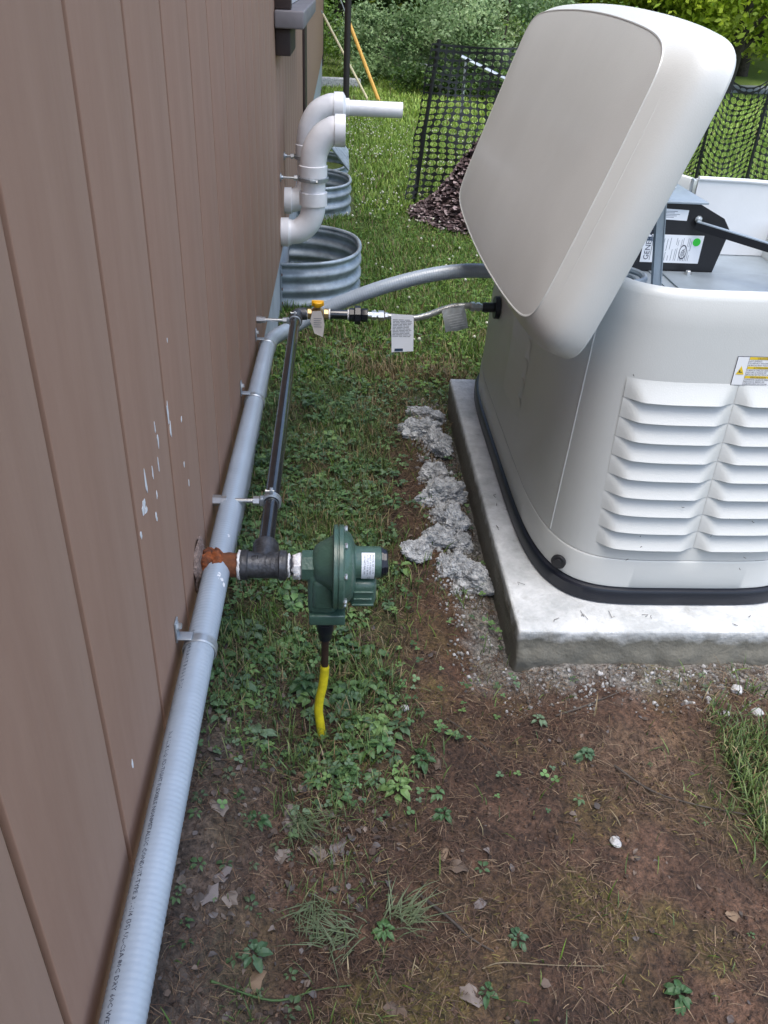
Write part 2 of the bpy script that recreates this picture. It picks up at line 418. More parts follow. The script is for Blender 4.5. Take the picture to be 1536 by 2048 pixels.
# ------------------------------------------------------------------ concrete pad
pad = empty('concrete_pad', (.86, 1.9, 0), 'pale concrete slab under the standby generator', 'slab')
v, f = box(.600, 1.42, 1.278, 2.55, -.09, .09, .007)
bm = bmesh.new(); vs = [bm.verts.new(p) for p in v]
for q in f: bm.faces.new([vs[i] for i in q])
bmesh.ops.triangulate(bm, faces=bm.faces[:])
for _ in range(3):
    bmesh.ops.subdivide_edges(bm, edges=[e for e in bm.edges if e.calc_length() > .022], cuts=1, use_grid_fill=False)
bmesh.ops.triangulate(bm, faces=bm.faces[:])
for _ in range(3):
    bmesh.ops.subdivide_edges(bm, edges=[e for e in bm.edges if e.calc_length() > .022], cuts=1)
    bmesh.ops.triangulate(bm, faces=[f_ for f_ in bm.faces if len(f_.verts) > 3])
bm.normal_update()
for q in bm.verts:
    side = 1 - min(1, max(0, (q.co.z - .045) / .04))
    nn = mnoise.noise(q.co * 45) + .5 * mnoise.noise(q.co * 110)
    amp = .0007 + (.0045 if q.co.y < 1.30 else .002) * side
    q.co += q.normal * nn * amp
    if q.co.z < .035 and q.co.y < 1.30: q.co.y -= .006 + .008 * mnoise.noise(q.co * 20)
bm.verts.index_update(); slabvf = ([q.co.copy() for q in bm.verts], [tuple(x.index for x in g.verts) for g in bm.faces]); bm.free()
pm = M['concrete']; t = pm.node_tree; N = t.nodes; L = t.links   # dirt towards the rough foot of the pour: different stuff, as in a real pour
cr = [n for n in N if n.type == 'VALTORGB'][0]; tc = [n for n in N if n.type == 'TEX_COORD'][0]
geo = N.new('ShaderNodeNewGeometry'); sp = N.new('ShaderNodeSeparateXYZ'); L.new(geo.outputs['Position'], sp.inputs[0])
n3 = N.new('ShaderNodeTexNoise'); n3.inputs['Scale'].default_value = 30; n3.inputs['Detail'].default_value = 5; L.new(geo.outputs['Position'], n3.inputs['Vector'])
ma = N.new('ShaderNodeMath'); ma.operation = 'MULTIPLY_ADD'; L.new(n3.outputs[0], ma.inputs[0]); ma.inputs[1].default_value = -.05; L.new(sp.outputs['Z'], ma.inputs[2])
mr = N.new('ShaderNodeMapRange'); mr.inputs[1].default_value = .035; mr.inputs[2].default_value = .060; L.new(ma.outputs[0], mr.inputs[0])
mx = N.new('ShaderNodeMix'); mx.data_type = 'RGBA'; L.new(mr.outputs[0], mx.inputs[0]); mx.inputs[6].default_value = (.150, .145, .120, 1)
L.new(cr.outputs[0], mx.inputs[7]); L.new(mx.outputs[2], N['Principled BSDF'].inputs['Base Color'])
obj('slab', slabvf, pm, pad, 60)

# ------------------------------------------------------------------ generator
GC = (.97, 1.985); GA, GB = .318, .623
def sup(a, b, n=5.0, cnt=200, cx=0, cy=0):
    out = []
    for k in range(cnt):
        t = 2 * math.pi * k / cnt; c, s = math.cos(t), math.sin(t)
        # near-uniform angle on a rounded rectangle
        r = 1 / ((abs(c) ** n + abs(s) ** n) ** (1 / n))
        out.append((cx + a * c * r, cy + b * s * r))
    return out
def ringloft(rings, closed_top=False, closed_bot=False, a=GA, b=GB, cnt=200, mapf=None, n=5.0, sf=None):
    V = []; F = []
    for ins, h in rings:
        for (x, y) in (sf(a - ins, b - ins, cnt) if sf else sup(a - ins, b - ins, n, cnt)): V.append(mapf(x, y, h) if mapf else (GC[0] + x, GC[1] + y, h))
    for i in range(len(rings) - 1):
        for k in range(cnt):
            k2 = (k + 1) % cnt; F.append((i * cnt + k, i * cnt + k2, (i + 1) * cnt + k2, (i + 1) * cnt + k))
    if closed_top: F.append(tuple((len(rings) - 1) * cnt + k for k in range(cnt)))
    if closed_bot: F.append(tuple(range(cnt - 1, -1, -1)))
    return V, F
gen = empty('standby_generator', (GC[0], GC[1], .091), 'cream standby generator on the concrete pad with its roof swung open', 'generator')
obj('base_band', ringloft([(.06, .0915), (.004, .0915), (.0, .094), (.0, .122), (.003, .127), (.008, .129), (.06, .129)]), M['blackpl'], gen)
obj('skirt', ringloft([(.030, .1295), (.011, .1297), (.0095, .132), (.0112, .196), (.0122, .199), (.0132, .2005)], cnt=240), M['cab'], gen)
def ins(z): return .0135 + .018 * (z - .2) / .575
obj('side_panel', ringloft([(ins(.2005), .2012), (ins(.3), .30), (ins(.5), .5), (ins(.70), .70), (ins(.75), .750), (.034, .758), (.0385, .764), (.045, .766), (.051, .763), (.054, .755), (.056, .72), (.057, .66)], cnt=240), M['cab'], gen)
def face(x=None, y=None, z=.5):
    """point on the near end face for given world x, or on left face for given y"""
    a = GA - ins(z); b = GB - ins(z)
    if x is not None:
        u = abs((x - GC[0]) / a); return Vector((x, GC[1] - b * (1 - min(u, .9999) ** 5) ** .2, z))
    u = abs((y - GC[1]) / b); return Vector((GC[0] - a * (1 - min(u, .9999) ** 5) ** .2, y, z))
# corner seam bead
def seam(y0):
    p = [face(y=y0, z=z) + Vector((-.0004, -.0004, 0)) for z in np.linspace(.204, .746, 12)]
    return tube(p, .0016, 8)
obj('seam', seam(1.487), M['cab'], gen)
# louvres
def louver(wd, hh, D, cv=None):
    nu, nv = 26, 9; V = []; F = []
    for j in range(nv):
        t = j / (nv - 1)                       # 0 top .. 1 bottom lip
        for i in range(nu):
            s = i / (nu - 1); x = (s - .5) * wd
            e = min(s, 1 - s) * wd
            side = sst(0, .034 * (.35 + .65 * t), e)
            d = D * (t ** 1.15) * float(side)
            V.append((x, -d - .0002 + (cv(x) if cv else 0), -t * hh))
    for j in range(nv - 1):
        for i in range(nu - 1): F.append((j * nu + i, j * nu + i + 1, (j + 1) * nu + i + 1, (j + 1) * nu + i))
    # under-lip returning to the panel
    b = len(V)
    for i in range(nu):
        x, y, z = V[(nv - 1) * nu + i]; V.append((x, y + .002, z - .0008))
    for i in range(nu):
        x, y, z = V[(nv - 1) * nu + i]; V.append((x, .002 + (cv(x) if cv else 0), z + .0018))
    for i in range(nu - 1):
        F.append(((nv - 1) * nu + i, (nv - 1) * nu + i + 1, b + i + 1, b + i)); F.append((b + i, b + i + 1, b + nu + i + 1, b + nu + i))
    return V, F
LFM = [0] * (25 * 8) + [0, 1] * 25  # black on the under-lip faces paints the shadow line below each louvre
LW, LH = .204, .0395
lv0 = None
rows = [.598 - .0405 * k for k in range(9)]
for cxl in (.8615, 1.067):
    lv0 = None
    for r, z in enumerate(rows):
        p = face(x=cxl, z=z); pl = face(x=cxl, z=z - LH)
        if lv0 is None:
            lv0 = obj('louver', louver(LW, LH, .0155, lambda q: face(x=cxl + q, z=.4).y - face(x=cxl, z=.4).y), M['cab'], gen, 50, local=True, mats=[M['blackm']], fm=LFM); o = lv0
        else:
            o = lv0.copy(); COL.objects.link(o); o.parent = gen
        o.location = p - gen.location + Vector((0, -.0004, 0))
        o.rotation_euler = (math.atan2(-(p.y - pl.y), LH), 0, 0)
# side louvres on the face towards the house
lvs = None
for k in range(6):
    z = .60 - .05 * k; p = face(y=1.93, z=z)
    if lvs is None: lvs = obj('side_louver', louver(.22, .045, .006), M['cab'], gen, 50, local=True); o = lvs
    else: o = lvs.copy(); COL.objects.link(o); o.parent = gen
    o.location = p - gen.location + Vector((-.001, 0, 0)); o.rotation_euler = (0, 0, -math.pi / 2)
# plug at the lower corner
pc = Vector((.703, 1.424, .160)); pn = Vector((-.55, -.80, 0)).normalized()
obj('knockout_plug', join(cyl(pc - pn * .004, pc + pn * .0035, .0165, 24), cyl(pc + pn * .0035, pc + pn * .006, .010, 14)), M['blackm'], gen)
# warning sticker on end face
def sticker(parent, org, ux, uy, W_, H_, name='warning_label'):
    org = Vector(org); ux = Vector(ux).normalized(); uy = Vector(uy).normalized(); nrm = ux.cross(uy)
    def pl(vf, off): return place2d(vf, org, ux, uy, off=off)
    base = obj(name, prism([org + ux * x + uy * y + nrm * .0004 for x, y in ((0, 0), (W_, 0), (W_, H_), (0, H_))], nrm * .0004), M['ink'], parent, None)
    b = .0009
    obj('label_field', pl(rect2(b, b, W_ - b, H_ - b), .0011), M['white'], base, None)
    cx = .30 * W_
    obj('label_rule', pl(rect2(cx, b, cx + .0005, H_ - b), .0014), M['ink'], base, None)
    tri = [(.05 * W_, .38 * H_), (.26 * W_, .38 * H_), (.155 * W_, .68 * H_)], [(0, 1, 2)]
    obj('warning_triangle', pl(tri, .0015), M['labyel'], base, None)
    obj('hand_mark', pl(join(rect2(.105 * W_, .45 * H_, .20 * W_, .475 * H_), rect2(.12 * W_, .475 * H_, .15 * W_, .53 * H_)), .0018), M['ink'], base, None)
    hb = .075 * H_
    for k, (hd, lines) in enumerate((('CAUTION', ('HOT SURFACE', 'TO REDUCE THE RISK OF', 'BURN DO NOT TOUCH')),
                                     ('ATTENTION', ('SURFACE CHAUDE. AFIN DE', 'REDUIRE LE RISQUE DE', 'BRULURE NE PAS TOUCHER')),
                                     ('PRECAUCION', ('SUPERFICIE CALIENTE PARA', 'REDUCIR EL RIESGO DE', 'QUEMADURAS NO TOCAR')))):
        y1 = H_ - b - k * (H_ - 2 * b) / 3
        obj('header_band', pl(rect2(cx + .0006, y1 - .0048, W_ - b, y1), .0015), M['labyel'], base, None)
        t = textmesh(hd, .0048, 'CENTER'); t = ([(q[0] + (cx + W_) / 2, q[1] + y1 - .0042, 0) for q in t[0]], t[1])
        parts = []
        for j, s in enumerate(lines):
            q = textmesh(s, .0040); parts.append(([(a[0] * .92 + cx + .0012, a[1] + y1 - .0088 - j * .0041, 0) for a in q[0]], q[1]))
        obj('lettering', pl(join(t, *parts), .0019), M['ink'], base, None)
    return base
pA = face(x=.948, z=.596); pB = face(x=.948, z=.653)
sticker(gen, pA + Vector((0, -.0004, 0)), (1, 0.004, 0), pB - pA, .074, .056)
# deck, bulkhead, bracket inside
obj('deck', ringloft([(.058, .676), (.058, .682)], True, True), M['deck'], gen)
obj('deck_seam', box(.905, .912, 1.40, 1.799, .6822, .6845, 0), M['deck'], gen, None)
obj('deck_plate', box(.93, 1.21, 1.43, 1.795, .6822, .6860, .001), M['deck'], gen)
obj('deck_bolt', join(rod((.985, 1.775, .686), (.985, 1.775, .7), [(0, .009), (.002, .009)], 16), rod((.985, 1.775, .688), (.985, 1.775, .7), [(0, .006), (.005, .006), (.006, .005)], 6)), M['zinc'], gen)
bk = obj('bulkhead', prism([(.70, 1.80, .683), (1.049, 1.80, .683), (1.066, 1.80, .775), (1.047, 1.80, .800), (.985, 1.80, .829), (.70, 1.80, .829)], (0, .004, 0)), M['blackm'], gen, None)
obj('bulkhead_side', prism([(.70, 1.8045, .684), (1.045, 1.8045, .684), (1.045, 1.8045, .79), (.70, 1.8045, .79)], (0, .14, 0)), M['blackm'], gen, None)
obj('top_shelf', join(box(.72, 1.0, 1.788, 1.798, .8295, .834, .0008), box(.72, 1.0, 1.7985, 2.03, .8295, .8335, .0008)), M['deck'], gen)
obj('muffler_shield', prism([(.80, 2.02, .8345), (.965, 2.02, .8345), (.985, 2.02, .846), (.975, 2.02, .858), (.80, 2.02, .872)], (0, .012, 0)), M['zinc'], gen, None)
obj('insulation', xf(join(*[torus((0, 0, 0), (0, 0, 1), .02, .009, 14, 6)]), Matrix.Translation((.93, 1.93, .837)) @ Matrix.Diagonal((1.6, 1, .6, 1))), M['white'], gen)
# rating label on the bulkhead
def rating(x0, z0, x1, z1):
    y = 1.7995
    nl = obj('rating_label', prism([(x0, y, z0), (x1, y, z0), (x1, y, z1), (x0, y, z1)], (0, -.0006, 0)), M['white'], bk, None)
    W_, H_ = x1 - x0, z1 - z0
    # lettering runs bottom to top
    def up(vf, x, z, off=.0010): return [(x - q[1], y - off, z + q[0]) for q in vf[0]], vf[1]
    T = [up(textmesh('GENERAC', .0165), x0 + .017, z0 + .005)]
    T.append(([(x0 + .0195, y - .001, z0 + .005), (x0 + .0205, y - .001, z0 + .005), (x0 + .0205, y - .001, z0 + .078), (x0 + .0195, y - .001, z0 + .078)], [(0, 1, 2, 3)]))
    obj('lettering', join(*T), M['ink'], nl, None)
    fine = []
    rnd = random.Random(3)
    xx = x0 + .028
    while xx < x1 - .022:
        zz = z0 + .005
        while zz < z1 - .018:
            ln = rnd.uniform(.010, .030)
            fine.append(([(xx - .0005, y - .001, zz), (xx + .0004, y - .001, zz), (xx + .0004, y - .001, min(zz + ln, z1 - .006)), (xx - .0005, y - .001, min(zz + ln, z1 - .006))], [(0, 1, 2, 3)]))
            zz += ln + rnd.uniform(.003, .016)
        xx += rnd.choice((.0036, .0036, .007))
    obj('fine_print', join(*fine), M['greyink'], nl, None)
    obj('bar_code', join(*[([(x0 + .006 + .0017 * k, y - .0012, z1 - .014), (x0 + .0071 + .0017 * k, y - .0012, z1 - .014), (x0 + .0071 + .0017 * k, y - .0012, z1 - .005), (x0 + .006 + .0017 * k, y - .0012, z1 - .005)], [(0, 1, 2, 3)]) for k in range(20)]), M['navy'], nl, None)
    obj('cert_mark', join(xf(torus((0, 0, 0), (0, 1, 0), .012, .0011, 24, 6), Matrix.Translation((x1 - .040, y - .001, z0 + .024)) @ Matrix.Diagonal((.65, .3, 1.2, 1))), up(textmesh('CSA', .008), x1 - .037, z0 + .016, .0012)), M['ink'], nl, None)
    obj('green_dot', cyl((x1 - .014, y - .0006, z1 - .014), (x1 - .014, y - .0015, z1 - .014), .0085, 24, 0.0001), M['dotgreen'], nl)
rating(.881, .703, 1.012, .763)
sl_ = obj('serial_label', prism([(.905, 1.7995, .795), (.965, 1.7995, .793), (.965, 1.7995, .815), (.905, 1.7995, .817)], (0, -.0006, 0)), M['white'], bk, None)
obj('fine_print', join(*[([(.909, 1.7988, .799 + k * .003), (.935 + .006 * (k % 3), 1.7988, .799 + k * .003), (.935 + .006 * (k % 3), 1.7988, .8 + k * .003), (.909, 1.7988, .8 + k * .003)], [(0, 1, 2, 3)]) for k in range(5)]), M['greyink'], sl_, None)
obj('bolt', rod((.99, 1.7995, .797), (.99, 1.78, .797), [(0, .008), (.002, .008), (.0022, .0055), (.006, .0055), (.007, .004)], 8), M['zinc'], bk)
def post_(x0, x1, y0, y1): return [(x0, y0, .692), (x1, y0, .692), (x1, y1, .692), (x0, y1, .692), (x0 - .034, y0, .900), (x1 - .034, y0, .900), (x1 - .034, y1, .900), (x0 - .034, y1, .900)], [(0, 3, 2, 1), (4, 5, 6, 7), (0, 1, 5, 4), (1, 2, 6, 5), (2, 3, 7, 6), (3, 0, 4, 7)]
obj('bracket_post', join(post_(.859, .873, 1.630, 1.634), post_(.857, .859, 1.628, 1.642), post_(.873, .875, 1.628, 1.642), box(.80, .876, 1.60, 1.66, .6825, .6915, .001)), M['deck'], gen, None)
obj('fan_ring', join(torus((.80, 1.69, .704), (0, 0, 1), .055, .007, 48, 8), torus((.80, 1.69, .698), (0, 0, 1), .038, .004, 40, 8), cyl((.80, 1.69, .683), (.80, 1.69, .708), .02, 20)), M['deck'], gen)
# prop rod
p0 = Vector((.985, 1.79, .786)); p1 = Vector((1.31, 1.52, .742)); d = (p1 - p0).normalized(); sdv = d.cross(Vector((0, 0, 1))).normalized(); upv = sdv.cross(d)
def bar(w2, h2, z):
    c = [p0 + sdv * a + upv * (b + z) for a, b in ((-w2, -h2), (w2, -h2), (w2, h2), (-w2, h2))]; return prism(c, p1 - p0)
prop = obj('prop_rod', bar(.006, .0075, 0), M['blackm'], gen, None)
obj('prop_edge', bar(.0058, .001, .0087), M['deck'], prop, None)
# gas and electric inlets
obj('fuel_inlet', join(cyl((.672, 2.235, .443), (.658, 2.235, .443), .031, 28), cyl((.658, 2.235, .443), (.625, 2.235, .443), .0135, 20)), M['blackpl'], gen)
# roof lid
LU = Vector((.326, 0, .9454)); LWv = Vector((-.9454, 0, .326))
LC = Vector((.571, 1.985, .700)) + LU * .222 - LWv * .112
def lidmap(x, y, h): p = LC + LU * x + Vector((0, y, 0)) + LWv * h; return p
lr = [(.002, .018), (.0, .022), (.0, .034), (.0012, .050), (.0045, .067), (.010, .082), (.0165, .093), (.0235, .101), (.031, .1070), (.0375, .1100), (.0385, .1114), (.0402, .1112), (.0415, .1106), (.048, .1118), (.060, .1130), (.13, .116), (.19, .118), (.26, .1185)]
def lidsup(a, b, cnt):
    out = []
    bx, by = .026, .010
    for (x, y) in sup(a - bx, b - by, 12, cnt):
        out.append((x * (1 + bx / (a - bx) * max(0, 1 - (y / b) ** 2)), y * (1 + by / (b - by) * max(0, 1 - (x / a) ** 2))))
    return out
lin = [(.26, .105), (.04, .095), (.015, .06), (.010, .023), (.002, .018)]
LR = [(.24, .26, .105), (.04, .04, .095), (.015, .015, .06), (.010, .010, .023), (.002, .002, .018), (0, 0, .022), (0, 0, .040), (.001, .0015, .052), (.003, .005, .063), (.007, .011, .073), (.012, .020, .0815), (.018, .032, .0895), (.024, .046, .0975),
      (.029, .0580, .1040), (.0315, .0635, .1072), (.0320, .0645, .1092), (.0340, .0668, .1092), (.0350, .0680, .1084), (.050, .085, .1105), (.12, .15, .1155), (.19, .22, .1175), (.27, .31, .1180)]
lv_, lf_ = [], []
for iu, iv, h in LR:
    for (x, y) in lidsup(.302 - iu, .620 - iv, 320): lv_.append(lidmap(x, y, h))
for i in range(len(LR) - 1):
    for k in range(320):
        k2 = (k + 1) % 320; lf_.append((i * 320 + k, i * 320 + k2, (i + 1) * 320 + k2, (i + 1) * 320 + k))
lf_.append(tuple((len(LR) - 1) * 320 + k for k in range(320))); lf_.append(tuple(range(319, -1, -1)))
obj('roof_lid', (lv_, lf_), M['cab'], gen, 28)
spk = []
for k in range(16):
    q = face(x=random.uniform(.76, 1.15), z=random.uniform(.15, .62)); a = random.uniform(0, 3); l = random.uniform(.0012, .0035)
    q.y -= .013; spk.append(tube([q + Vector((l * math.cos(a), 0, l * math.sin(a))), q, q - Vector((l * math.cos(a + .4), 0, l * math.sin(a + .4)))], .0006, 5))
so_ = obj('dirt_specks', join(*spk), M['bark'], gen, None); so_['kind'] = 'stuff'
obj('hinge', join(cyl((.668, 1.55, .768), (.668, 1.66, .768), .008), cyl((.668, 2.3, .768), (.668, 2.41, .768), .008)), M['zinc'], gen)

# white loose front panel standing on the deck
fp = empty('access_panel', (1.16, 1.95, .683), 'loose white sheet metal panel stood on edge inside the generator', 'panel')
pv = prism([(1.036, 1.955, .6835), (1.262, 1.955, .6835), (1.262, 1.955, .842), (1.036, 1.955, .849)], (0, .016, 0))
obj('panel_sheet', pv, M['cabw'], fp, None)
obj('panel_rim', tube([(1.036, 1.957, .851), (1.15, 1.957, .849), (1.262, 1.957, .8445)], .0055, 12), M['cabw'], fp)
obj('panel_edge', box(1.026, 1.035, 1.957, 1.975, .79, .848, .001), M['zinc'], fp)

# ------------------------------------------------------------------ grey flexible conduit
cp = [(.030, -.35, .39), (.031, 0, .392), (.031, .3, .396), (.031, .6, .398), (.031, .9, .396), (.031, 1.25, .386), (.031, 1.65, .366), (.031, 2.0, .348), (.033, 2.17, .337), (.045, 2.27, .326),
      (.090, 2.37, .320), (.155, 2.415, .345), (.24, 2.43, .382), (.36, 2.44, .427), (.49, 2.45, .462), (.60, 2.455, .478), (.70, 2.455, .480)]
P = smoothpath(cp, 60)
# resample evenly
dd = [0]
for i in range(1, len(P)): dd.append(dd[-1] + (P[i] - P[i - 1]).length)
tot = dd[-1]; ns = int(tot / .0022); xs_ = np.linspace(0, tot, ns); PA = np.array([tuple(p) for p in P])
PR = np.stack([np.interp(xs_, dd, PA[:, k]) for k in range(3)], 1)
rad = .0210 + .00032 * np.sin(xs_ / .0070 * 2 * math.pi)
cond = empty('flexible_conduit', (.031, .9, .37), 'grey flexible conduit strapped along the house wall and arching to the generator', 'conduit')
obj('conduit_sleeve', tube([Vector(p) for p in PR], list(rad), 28), M['conduit'], cond, 60)
def wraptext(s, ystart, size, ang0):
    v, f = textmesh(s, size, res=1); out = []
    for q in v:
        y = ystart - q[0]; zc = np.interp(y, [c[1] for c in cp[:9]], [c[2] for c in cp[:9]]); xc = .031
        a = ang0 - q[1] / .0213                   # angle around the sleeve, from +x towards +z
        out.append((xc + .02155 * math.cos(a), y, zc + .02155 * math.sin(a)))
    return out, f
obj('printed_lettering', wraptext('OUTDOOR DIRECT BURIAL 74.2C', .905, .0078, math.radians(128)), M['ink'], cond, None)
obj('printed_lettering', wraptext('NUFLEX LIQUID-TIGHT FLEXIBLE NONMETALLIC CONDUIT-TYPE B 1-1/4 (35) UL-CSA 80C DRY 60C WET 70C OIL RES SUNLIGHT', .715, .0073, math.radians(124)), M['ink'], cond, None)

for (yy, a, sx) in ((1.035, 1.15, .010), (1.028, .85, .006), (1.02, .6, .005), (1.15, 1.0, .003)):
    zc = float(np.interp(yy, [c[1] for c in cp[:9]], [c[2] for c in cp[:9]])); pts = []
    for k in range(11):
        t = 2 * math.pi * k / 11; r_ = random.uniform(.4, 1.2); aa = a + math.sin(t) * r_ * .16; pts.append((.031 + .0218 * math.cos(aa), yy + math.cos(t) * sx * r_, zc + .0218 * math.sin(aa)))
    obj('paint_fleck', (pts, [tuple(range(11))]), M['splat'], cond, None)

def strap(y, z, label):
    s = empty('conduit_strap', (0, y, z), label, 'pipe strap', 'galvanized straps holding the grey conduit to the siding')
    c = (.031, y, z)
    obj('strap_band', band(c, (0, 1, 0), .0222, .017, .0018, 30, math.radians(-115), math.radians(150)), M['galv'], s)
    obj('strap_tab', join(box(.0005, .003, y - .0085, y + .0085, z + .018, z + .052, .0006), box(.0005, .022, y - .0085, y + .0085, z + .0225, z + .0247, .0006)), M['galv'], s)
    obj('screw', rod((.003, y, z + .042), (.01, y, z + .042), [(0, .0065), (.0015, .0065), (.0016, .0045), (.0055, .0045), (.0062, .0035)], 6), M['zinc'], s)
strap(.885, .396, 'conduit strap on the siding nearest the camera, below the rusty stub')
strap(1.765, .360, 'conduit strap beside the long black gas pipe, midway along the wall')
strap(2.165, .337, 'farthest conduit strap, just before the grey conduit bends away')

# ------------------------------------------------------------------ gas piping
gp = empty('gas_pipe', (.07, 1.085, .395), 'gas piping from the rusty wall stub through a cast tee to the long black pipe', 'pipe')
def lumpy(vf, amp, sc):
    out = []
    for q in vf[0]:
        q = Vector(q); n = mnoise.noise_vector(q * sc); out.append(q + n * amp)
    return out, vf[1]
GY, GZ = 1.085, .395
def rp(prof, x0, seg=24): return rod((x0, GY, GZ), (x0 + 1, GY, GZ), prof, seg)
obj('rusty_stub', lumpy(rp([(-.01 + .003 * k, .0195) for k in range(26)], 0, 32), .0012, 150), M['rust'], gp, 60)
obj('rust_crust', lumpy(rp([(0, .020), (.004, .0235), (.009, .0255), (.014, .0265), (.018, .0245), (.022, .0285), (.027, .0275), (.031, .0245), (.035, .021)], .006, 36), .0060, 110), M['rusto'], gp, 60)
obj('wall_escutcheon', lumpy(rp([(0, .046), (.002, .045), (.004, .040), (.007, .030), (.009, .02)], .0006, 40), .006, 60), M['scale'], gp, 60)
tee = rp([(0, .021), (.002, .0245), (.012, .0250), (.014, .0225), (.022, .0215), (.054, .0215), (.062, .0225), (.064, .0250), (.074, .0245), (.076, .021)], .067, 32)
br = rod((.105, GY, .398), (.105, GY + 1, .398), [(0, .019), (.030, .019), (.036, .0215), (.048, .0215), (.050, .0185)], 28)
obj('tee', join(tee, br), M['iron'], gp)
tl = textmesh('CI', .012); obj('tee_mark', place2d(tl, (.086, GY - .012, GZ + .0222), (1, 0, 0), (0, 1, 0)), M['blackpipe'], gp, None)
for pr_, x0_, sd_, am_, sc_ in (([(0, .021), (.001, .0235), (.004, .0238), (.005, .021)], .0635, 28, .002, 200), ([(0, .016), (.001, .0195), (.003, .0195), (.004, .016)], .1435, 28, .0015, 250), ([(0, .016), (.003, .0205), (.010, .0215), (.013, .018)], .153, 28, .006, 140)):
    obj('thread_sealant', lumpy(rp(pr_, x0_, sd_), am_, sc_), M['dope'], gp, 60)
obj('nipple', rp([(0, .0155), (.0018, .0165), (.0036, .0155), (.0054, .0165), (.0072, .0155), (.009, .0165), (.02, .0165)], .1455, 28), M['iron'], gp)
obj('black_pipe', tube([(.105, GY + .045, .3985), (.105, 1.6, .399), (.106, 2.215, .400)], .0135, 28), M['blackpipe'], gp)
obj('elbow', join(tube(smoothpath([(.106, 2.20, .40), (.107, 2.235, .401), (.115, 2.252, .402), (.135, 2.256, .403)], 6), .0175, 22), band((.106, 2.205, .40), (0, 1, 0), .0175, .010, .002)), M['iron'], gp)
def hanger(y, label):
    z = .400
    h = empty('pipe_hanger', (0, y, z), label, 'pipe hanger', 'threaded rod hangers carrying the black gas pipe')
    obj('flange_nut', join(rod((.0005, y, z), (1, y, z), [(0, .010), (.014, .010)], 6), rod((.0147, y, z), (1, y, z), [(0, .0085), (.010, .0085)], 6)), M['zinc'], h, 20)
    pr = []
    for k in range(44): pr.append((.0005 + k * .0013, .0047 if k % 2 else .0040))
    obj('threaded_rod', rod((.02, y, z), (1, y, z), pr, 14), M['zinc'], h, 60)
    obj('rod_nut', rod((.072, y, z), (1, y, z), [(0, .0085), (.011, .0085)], 6), M['zinc'], h, 20)
    obj('split_ring', join(band((.105, y, z - .001), (0, 1, 0), .0142, .013, .0035, 32), box(.0835, .0905, y - .006, y + .006, z - .008, z + .008, .001), box(.102, .108, y - .005, y + .005, z + .0165, z + .026, .001)), M['galv'], h)
    obj('ring_screw', rod((.094, y, z + .021), (1, y, z + .021), [(0, .0035), (.003, .0035), (.0031, .002), (.016, .002)], 10), M['zinc'], h)
hanger(1.272, 'threaded hanger from the siding gripping the black pipe near the cast tee')
hanger(2.205, 'threaded hanger at the far end of the black pipe, by the yellow valve')

# shutoff valve
def rx(x0, prof, seg=24, y=2.256, z=.403): return rod((x0, y, z), (x0 + 1, y, z), prof, seg)
va = empty('shutoff_valve', (.17, 2.256, .40), 'brass gas shutoff valve with a yellow handle and a paper tag', 'valve')
obj('valve_body', join(rx(.138, [(0, .014), (.001, .0155), (.012, .0155), (.013, .014)], 8), rx(.150, [(0, .013), (.008, .019), (.024, .019), (.032, .013)], 24), rx(.184, [(0, .014), (.001, .0155), (.012, .0155), (.013, .014)], 8), cyl((.167, 2.25, .415), (.167, 2.25, .43), .007)), M['brass'], va, 25)
obj('valve_handle', join(rod((.167, 2.245, .428), (.167, 2.245, 1), [(0, .012), (.004, .0145), (.012, .0145), (.014, .012)], 24), box(.150, .184, 2.241, 2.249, .430, .445, .002)), M['handle'], va)
obj('tag', prism([(.152, 2.232, .418), (.146, 2.232, .39), (.153, 2.231, .372), (.158, 2.23, .355), (.182, 2.23, .345), (.186, 2.231, .38), (.183, 2.232, .40), (.176, 2.232, .42)], (0, .0005, 0)), M['cream'], va, None)
obj('tag_lettering', join(*[([(.156, 2.229, .398 - .006 * k), (.178 - .003 * (k % 2), 2.229, .398 - .006 * k), (.178 - .003 * (k % 2), 2.229, .3995 - .006 * k), (.156, 2.229, .3995 - .006 * k)], [(0, 1, 2, 3)]) for k in range(5)]), M['greyink'], va, None)
# flexible connector
fc = empty('gas_connector', (.42, 2.256, .40), 'corrugated metal gas connector with union and hanging tags running to the generator', 'gas hose')
obj('pipe_nipple', rx(.196, [(0, .0133), (.062, .0133)], 24), M['blackpipe'], fc)
obj('thread_sealant', rx(.1975, [(0, .0145), (.003, .0148), (.004, .0136)]), M['dope'], fc); obj('thread_sealant', rx(.250, [(0, .0136), (.002, .0148), (.004, .0136)]), M['dope'], fc)
obj('union', join(rx(.254, [(0, .016), (.001, .0185), (.014, .0185), (.016, .0165), (.017, .0165)], 8), rx(.270, [(0, .024), (.001, .0255), (.016, .0255), (.017, .024)], 8), rx(.287, [(0, .0165), (.004, .0185), (.018, .0185), (.020, .016)], 8)), M['blackpl'], fc, 25)
obj('hex_fitting', join(rx(.307, [(0, .010), (.012, .010)], 20), rx(.318, [(0, .0135), (.013, .0135)], 6), rx(.331, [(0, .0095), (.005, .0095)], 16), rx(.336, [(0, .0145), (.016, .0145), (.020, .010), (.028, .0095)], 6)), M['zinc'], fc, 25)
hp = smoothpath([(.362, 2.256, .403), (.40, 2.256, .399), (.44, 2.256, .399), (.475, 2.254, .408), (.51, 2.25, .425), (.55, 2.246, .439), (.585, 2.24, .444), (.60, 2.237, .444)], 40)
obj('corrugated_hose', tube(hp, [.0085 + .0010 * math.sin(i * 1.55) for i in range(len(hp))], 18), M['zinc'], fc, 70)
